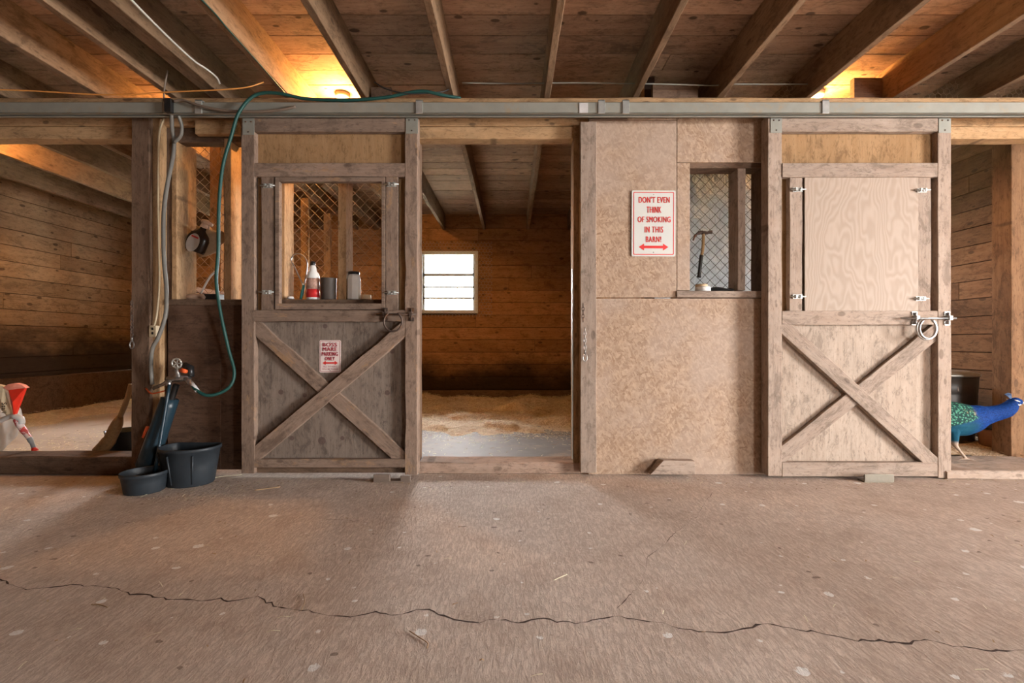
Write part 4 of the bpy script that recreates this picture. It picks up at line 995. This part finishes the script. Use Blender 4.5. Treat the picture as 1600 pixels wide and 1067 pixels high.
strands('loose_brown_straw', M['straw_dark'], sp_mid, 6000, .05, .0036, zmid, 'scattered brown straw stalks on the middle stall floor', 'straw', 12)
def h_left(x, y): 
    k = max(0, min(1, (-4.9-x+.35*mnoise.noise((y*2, 0, 0)))/.6)); return .02+k*(.05+.03*mnoise.noise((x*3, y*3, 1)))
bed('straw_bedding', XL+.12, -4.4, 3.4, 6.79, h_left, 'straw drifted along the left plank wall')
def sp_left(r):
    x = XL+.13+abs(r.gauss(0, .45)); y = r.uniform(3.4, 6.7)
    if r.random() < .35: x, y = r.uniform(-4.3, -2.7), r.uniform(3.4, 4.6)
    return min(x, -2.66), y
strands('loose_straw', M['straw_strand'], sp_left, 2600, .055, .0045, lambda x, y: max(.03, h_left(x, y)), 'loose straw on the stall floor behind the bag', 'straw', 13)
def h_right(x, y): return .028+.03*mnoise.noise((x*3, y*3, 4))+.02
bed('straw_bedding', 1.2, XR-.02, 3.45, 6.79, h_right, 'straw under and behind the peacock', 80, 60)
strands('loose_straw', M['straw_dark'], lambda r: (r.uniform(2.9, 4.2), r.uniform(3.3, 4.6)), 2200, .06, .0045, lambda x, y: max(.03, h_right(x, y)), 'loose brown straw on the floor of the peacock stall', 'straw', 14)
def sp_aisle(r):
    if r.random() < .55: return r.uniform(-4.2, 4.5), 3.0-abs(r.gauss(0, .12))
    if r.random() < .4: return r.uniform(-2.5, -1.6), r.uniform(2.6, 2.95)
    return r.uniform(-3, 4), r.uniform(1.2, 3.0)
strands('loose_straw', M['straw_strand'], sp_aisle, 420, .05, .0022, lambda x, y: .0, 'stray straw stalks scattered on the aisle floor', 'straw', 15, .003)
strands('floor_debris', M['straw_dark'], sp_aisle, 380, .022, .004, lambda x, y: .0, 'dark chaff and crumbs scattered on the aisle floor', 'debris', 16, .002)
def twig(pts, r, mat, lab, nm='straw_stalk', cat='straw stalk'):
    pp = smooth_path([FL(px, py, .004) for px, py in pts], 5); mb = MB(); mb.tube(pp, r, 5); T(mb.build(nm, mat, origin=pp[0]), lab, cat)
twig([(275, 757), (310, 751), (345, 744), (378, 741)], .0014, M['straw_strand'], 'long pale straw stalk beside the large black bucket')
twig([(640, 985), (655, 995), (668, 1004), (667, 1012)], .0016, M['straw_dark'], 'curled brown leaf stem on the floor below the long crack', 'dry_twig', 'twig')
twig([(474, 927), (476, 940), (470, 953)], .0013, M['straw_dark'], 'thin curved brown twig lying across the crack', 'dry_twig', 'twig')
twig([(143, 944), (155, 944), (168, 948)], .0018, M['straw_dark'], 'short dark twig on the dim side of the floor', 'dry_twig', 'twig')
twig([(865, 906), (876, 901), (886, 897)], .0012, M['straw_strand'], 'short pale straw stalk in mid floor')
twig([(398, 765), (415, 763), (438, 760)], .0028, M['straw_dark'], 'dark twig on the floor in front of the boss mare door', 'dry_twig', 'twig')

# ================================================================ LEFT STALL: BAG, BROOM
Yg = 3.36
bg_ = thing('feed_bag', (PX(-40, Yg), Yg, .03), 'white plastic bag with red and cream panels slumped at the picture edge'.replace('at the picture edge', 'on the left stall floor'), 'bag')
def blob(cx, cy, cz, rx, ry, rz, nscale, amp, mb, nu=36, nv=22, seed=0, mi=0, fold=0):
    vv = []
    for j in range(nv+1):
        th = math.pi*j/nv
        for i in range(nu):
            ph = 2*math.pi*i/nu; d = Vector((math.sin(th)*math.cos(ph), math.sin(th)*math.sin(ph), math.cos(th)))
            k = 1+amp*mnoise.noise(d*nscale+Vector((seed, 0, 0)))+fold*math.sin(d.z*26+2*d.x)
            p = Vector((cx+rx*d.x*k, cy+ry*d.y*k, cz+rz*d.z*k)); p.z = max(p.z, .031); vv.append(p)
    mb.add(vv, [(j*nu+i, j*nu+(i+1) % nu, (j+1)*nu+(i+1) % nu, (j+1)*nu+i) for j in range(nv) for i in range(nu)], 0, mi, True)
mb = MB(); c = W(-28, 655, Yg+.1); blob(c.x-.03, c.y, c.z-.02, .25, .20, .27, 2.2, .22, mb, seed=3, fold=.018); mb.build('bag_body', M['bag_white'], bg_)
def prism(pxs, Y, t, mat, name, parent, bulge=.0):
    mb = MB(); a = [W(x, y, Y) for x, y in pxs]; b = [p+Vector((0, t, 0)) for p in a]; n = len(a); c = sum(a, Vector())/n-Vector((0, bulge, 0))
    mb.add(a+b+[c], [(i, (i+1) % n, 2*n) for i in range(n)]+[tuple(range(n, 2*n))[::-1]]+[(i, n+i, n+(i+1) % n, (i+1) % n) for i in range(n)]); return mb.build(name, mat, parent)
prism([(-6, 600), (5, 603), (12, 622), (20, 646), (13, 652), (2, 640), (-6, 625)], Yg-.06, .03, M['bag_cream'], 'cream_panel', bg_, .015)
prism([(13, 609), (39, 606), (32, 625), (23.5, 647), (21, 648.5), (17, 630)], Yg-.072, .015, M['bag_red'], 'red_panel', bg_, .02)
prism([(5, 605), (12, 600), (24, 598), (34, 601), (40, 605.5), (26, 608), (11, 609)], Yg-.065, .03, M['bag_pink'], 'folded_top', bg_, .01)
mb = MB(); text_mesh('Stall', PX(6.5, Yg-.1), PX(14, Yg-.1), PZ(644, Yg-.1), PZ(628, Yg-.1), Yg-.115, mb, .01, 0, rot=True); mb.build('lettering', M['black'], bg_)
mb = MB(); mb.tube(smooth_path([W(-2, 658, Yg-.05), W(18, 650, Yg-.06), W(32, 654, Yg-.06), W(34, 662, Yg-.06)]), [.018]*8+[.024]*5+[.020]*6, 10); mb.build('twisted_neck', M['bag_white'], bg_)
mb = MB(); mb.tube(smooth_path([W(27, 654, Yg-.06), W(33, 666, Yg-.06), W(40, 676, Yg-.06), W(46, 684, Yg-.06)]), [.024]*6+[.021]*6+[.017]*7, 9); mb.build('red_tail', plain('red_white_film', (.50, .06, .06), .4, nscale=22, var=.6, dirt=(.6, .5, .48), dscale=16, dthr=(.5, .56)), bg_)
mb = MB(); mb.tube(smooth_path([W(45, 683, Yg-.06), W(50, 692, Yg-.06), W(53, 700, Yg-.06)]), [.016]*5+[.013]*8, 8); mb.build('grey_tail', plain('grey_film', (.22, .24, .25), .4, nscale=22, var=.4), bg_)
mb = MB(); mb.tube([W(52, 699, Yg-.06), W(55, 704, Yg-.06)], [.014, .020], 8); mb.build('tail_end', M['bag_red'], bg_)
# broom-like brown bundle
br = thing('bristle_broom', W(160, 706, 3.36), 'brown bristle broom leaning behind the dark post', 'broom')
mb = MB(); P0 = [W(205, 600, 3.36), W(198, 625, 3.36), W(188, 650, 3.36), W(180, 668, 3.36), W(170, 688, 3.36), W(155, 705, 3.36)]
mb.tube(smooth_path(P0[:3], 4), .018, 10); mb.build('handle', M['handle_wood'], br)
mb = MB(); mb.tube(smooth_path(P0[2:], 5), [.02, .026, .032, .036, .038]+[.040]*5+[.046]*6, 14); mb.build('bristles', M['bristle'], br)
mb = MB(); c = W(196, 690, 3.5); mb.lathe((c.x, c.y, .03), [(.09, 0), (.10, .003), (.125, .2), (.13, .205), (.118, .203), (.09, .02), (.001, .015)], 30); T(mb.build('feed_bucket', M['black_rubber'], origin=(c.x, c.y, .03)), 'black bucket half hidden behind the dark post and broom', 'bucket')

# ================================================================ RIGHT STALL: BIN, POT
bn_ = thing('metal_bin', (3.84, 4.05, .05), 'dark round metal bin with lid behind the peacock', 'bin')
zt = PZ(580, 4.05)
mb = MB(); mb.lathe((3.84, 4.05, .04), [(.22, 0), (.24, .01), (.25, .2), (.246, .21), (.25, .22), (.262, .42), (.258, .43), (.262, .44), (.27, zt-.06)], 36); mb.build('bin_wall', M['bin'], bn_)
mb = MB(); mb.lathe((3.84, 4.05, zt-.03), [(.275, 0), (.28, .005), (.28, .02), (.2, .045), (.05, .055)], 36); mb.build('lid', M['galv'], bn_)
mb = MB(); c = W(1502, 607, 3.80); mb.box(c.x-.035, c.x+.035, 3.793, 3.797, c.z-.02, c.z+.02); mb.build('label', M['dull_label'], bn_)
pt = thing('terracotta_tub', (4.03, 3.72, .05), 'small terracotta-coloured tub between the peacock and the thick post', 'tub')
mb = MB(); mb.lathe((4.03, 3.72, .03), [(.10, 0), (.105, .003), (.12, .15), (.125, .17), (.115, .17), (.10, .02), (.001, .015)], 30); mb.build('tub_wall', M['terracotta'], pt)
mb = MB(); mb.lathe((4.03, 3.72, .197), [(.118, 0), (.13, .002), (.13, .014), (.12, .016)], 30); mb.build('rim', M['black'], pt)

# ================================================================ PEACOCK
YP = 3.30
def peacock_mat():
    g = N('peacock_plumage'); tc, v, sid = base_vec(g)
    sp = g.n('ShaderNodeSeparateXYZ', {0: tc}).outputs
    x, y, z = sp[0], sp[1], sp[2]
    vo = g.n('ShaderNodeTexVoronoi', {'Vector': g.vmul(tc, (60, 60, 75)), 'Scale': 1.0}); n = g.noise(tc, 14, 4, .6)
    blue = g.mix(g.step(g.noise(g.vmul(tc, (70, 70, 200)), 1.0, 3), .3, .7), (.0015, .014, .09), (.004, .045, .21))
    gr = g.mix(g.step(vo.outputs['Distance'], .15, .62), (.08, .27, .18), (.008, .035, .032))
    gr = g.mix(g.step(n, .6, .7), gr, (.42, .30, .13))
    teal = g.mix(n, (.004, .035, .05), (.01, .09, .16))
    xx = g.math('ADD', x, g.math('MULTIPLY', g.math('SUBTRACT', n, .5), .10))
    back = g.math('MULTIPLY', g.step(xx, .055, .02), g.step(g.math('ADD', z, g.math('MULTIPLY', x, .5)), -.02, .005))
    belly = g.math('MULTIPLY', g.step(xx, .20, .03), g.step(g.math('ADD', z, g.math('MULTIPLY', n, .04)), .02, -.045))
    c = g.mix(belly, blue, teal); c = g.mix(g.step(xx, .055, .02, 0.0, 1.0), c, c)
    bk = g.math('MULTIPLY', g.step(xx, .09, .13, 1, 0), g.step(g.math('ADD', z, g.math('MULTIPLY', xx, -.25)), -.045, -.03, 0, 1))
    c = g.mix(bk, c, gr)
    leg = g.step(z, -.20, -.17, 1, 0); c = g.mix(leg, c, (.42, .32, .25))
    return g.fin(c, .75, vo.outputs['Distance'], .25, .004, spec=.1)
pc = thing('peacock', W(1487, 648, YP), 'blue peacock with green scaly back stretching its neck out of the doorway', 'bird')
mb = MB()
def loft(path, seg=20):
    vv = []; ff = []
    # path: (px, py, radius vertical px, width factor)
    pts = []
    for i in range(len(path)-1):
        for k in range(4):
            t = k/4; t = t*t*(3-2*t) if False else t
            pts.append([path[i][q]+(path[i+1][q]-path[i][q])*t for q in range(4)])
    pts.append(list(path[-1]))
    for i, (px, py, r, wf) in enumerate(pts):
        c = W(px, py, YP); j0, j1 = pts[max(0, i-1)], pts[min(len(pts)-1, i+1)]
        d = Vector((j1[0]-j0[0], 0, -(j1[1]-j0[1]))).normalized(); up = Vector((-d.z, 0, d.x)); R = r*YP/F
        for k in range(seg):
            a = 2*math.pi*k/seg; vv.append(c+up*R*math.sin(a)+Vector((0, 1, 0))*R*wf*math.cos(a))
    n = len(pts)
    for i in range(n-1):
        for k in range(seg): ff.append((i*seg+k, i*seg+(k+1) % seg, (i+1)*seg+(k+1) % seg, (i+1)*seg+k))
    ff.append(tuple(range(seg))[::-1]); ff.append(tuple((n-1)*seg+k for k in range(seg))); mb.add(vv, ff, 0, 0, True)
loft([(1395, 655, 3, 1), (1410, 655, 13, 1), (1430, 654, 19, .95), (1450, 653, 24, .9), (1470, 653, 27, .85), (1490, 654, 27, .82), (1505, 655, 25, .82), (1518, 653.5, 22, .82), (1530, 650, 18, .85), (1540, 648.5, 14.5, .85), (1552, 646, 12.5, .8), (1563, 643.5, 11.6, .8), (1572, 640.5, 11.4, .8), (1578.5, 635.5, 10.6, .8), (1583, 629.5, 8.6, .8), (1588, 627, 7.0, .78), (1593, 627.5, 5.2, .75), (1596, 629, 3.6, .7)])
for (dx, dy) in ((0, -.045), (-20, .055)):
    top = W(1477+dx, 668, YP); top.y += dy; k = W(1481+dx, 688, YP); k.y += dy; kn = W(1484+dx, 694, YP); kn.y += dy; ft = W(1500+dx, 719, YP); ft.y += dy; ft.z = max(ft.z, .070)
    mb.tube([top, k, kn, kn.lerp(ft, .5), ft], [.05, .026, .014, .009, .010], 10)
    for a in (-.5, 0, .5, 3.14): mb.tube([ft, ft+Vector((.030*math.cos(a), .034*math.sin(a), -.002)), ft+Vector((.055*math.cos(a), .055*math.sin(a), -.005))], [.008, .006, .003], 6)
bd = mb.build('body', peacock_mat(), pc)
rm = bd.modifiers.new('remesh', 'REMESH'); rm.mode = 'VOXEL'; rm.voxel_size = .005; rm.use_smooth_shade = True
sm_ = bd.modifiers.new('smooth', 'SMOOTH'); sm_.iterations = 3
mb = MB(); a = W(1592, 626.5, YP); mb.tube([a, W(1598, 629, YP), W(1604, 632, YP)], [.013, .009, .002], 10); mb.build('beak', plain('beak_horn', (.45, .42, .38), .4), pc)
mb = MB()
for s in (-1, 1):
    w = lambda px, py, d: W(px, py, YP)+Vector((0, s*d, 0))
    mb.tube([w(1579, 623.5, .028), w(1583, 625, .0285), w(1588, 626.5, .025)], [.002, .0045, .002], 6); mb.tube([w(1581, 630, .030), w(1585, 631.5, .0285), w(1590, 631, .022)], [.002, .0055, .003], 6)
mb.build('face_stripes', M['white_plastic'], pc)
mb = MB()
for s in (-1, 1): c = W(1585.5, 628, YP)+Vector((0, s*.028, 0)); mb.lathe(c, [(.0, -.005), (.004, -.003), (.005, 0), (.004, .003), (0, .005)], 10)
mb.build('eyes', M['black'], pc)
mb = MB()
for k in range(9):
    t = (k-4)/4; a = W(1581, 624, YP); b = W(1575+t*5.5, 614+abs(t)*1.5, YP)+Vector((0, t*.004, 0)); mb.tube([a, b], .0022, 5); mb.lathe(b, [(0, -.005), (.005, 0), (0, .006)], 6)
mb.build('crest', plain('crest_blue', (.03, .07, .16), .5), pc)
mb = MB(); vv = []
for j in range(13):
    t = j/12; px = 1475-t*160; cyy = 650+t*34
    for i in range(13):
        u = (i-6)/6; wdt = .09+.07*math.sin(t*2.2)
        p = W(px, cyy, YP); z = max(p.z+.085*(1-t)*(1-u*u*.7)-.01+.004*mnoise.noise((i*2, j*2, 0)), .075)
        vv.append((p.x, YP+.115+u*wdt*.6, z))
mb.add(vv, [(j*13+i, j*13+i+1, (j+1)*13+i+1, (j+1)*13+i) for j in range(12) for i in range(12)], 0, 0, True)
tm = mb.build('tail_train', plain('tail_feathers', (.03, .12, .06), .45, nscale=60, var=.8, dirt=(.25, .17, .05), dscale=45), pc); md = tm.modifiers.new('thick', 'SOLIDIFY'); md.thickness = .02

# ================================================================ LIGHT BULBS (inside the stalls, behind the header)
def bulb(x, y, label, power):
    r = thing('light_bulb', (x, y, DK), label, 'light')
    mb = MB(); mb.lathe((x, y, DK-.045), [(.03, 0), (.05, .01), (.055, .045)], 20); mb.build('lamp_holder', M['white_plastic'], r)
    mb = MB(); mb.lathe((x, y, DK-.150), [(.002, 0), (.020, .006), (.032, .025), (.034, .045), (.026, .07), (.016, .09), (.014, .106)], 20); mb.build('bulb_glass', bulb_mat(power), r)
bulb(-1.33, 3.52, 'bare glowing bulb in the ceiling bay behind the boss mare door', 1000.0)
bulb(2.38, 3.50, 'bare glowing bulb in the ceiling bay behind the hatch door', 700.0)
bulb(-4.36, 3.75, 'bare glowing bulb over the far-left stall', 800.0)
bulb(-2.62, 3.80, 'bare glowing bulb over the half-height partition', 350.0)

# outside greenery seen through the windows
for i, (x, y, s) in enumerate(((-14, 22, 2.2), (-4, 26, 1.7), (9, 24, 2.4))):
    mb = MB(); blob(x, y, s*.45, s*1.8, s, s*.55, 3, .35, mb, seed=i*7); mb.tube([(x, y, -.2), (x, y, .6)], .15, 8)
    T(mb.build('bush', M['leaf'], origin=(x, y, 0)), ['broad bush in the field beyond the left stall window', 'low bush in the field beyond the doorway window', 'tall bush in the field beyond the covered window'][i], 'bush')
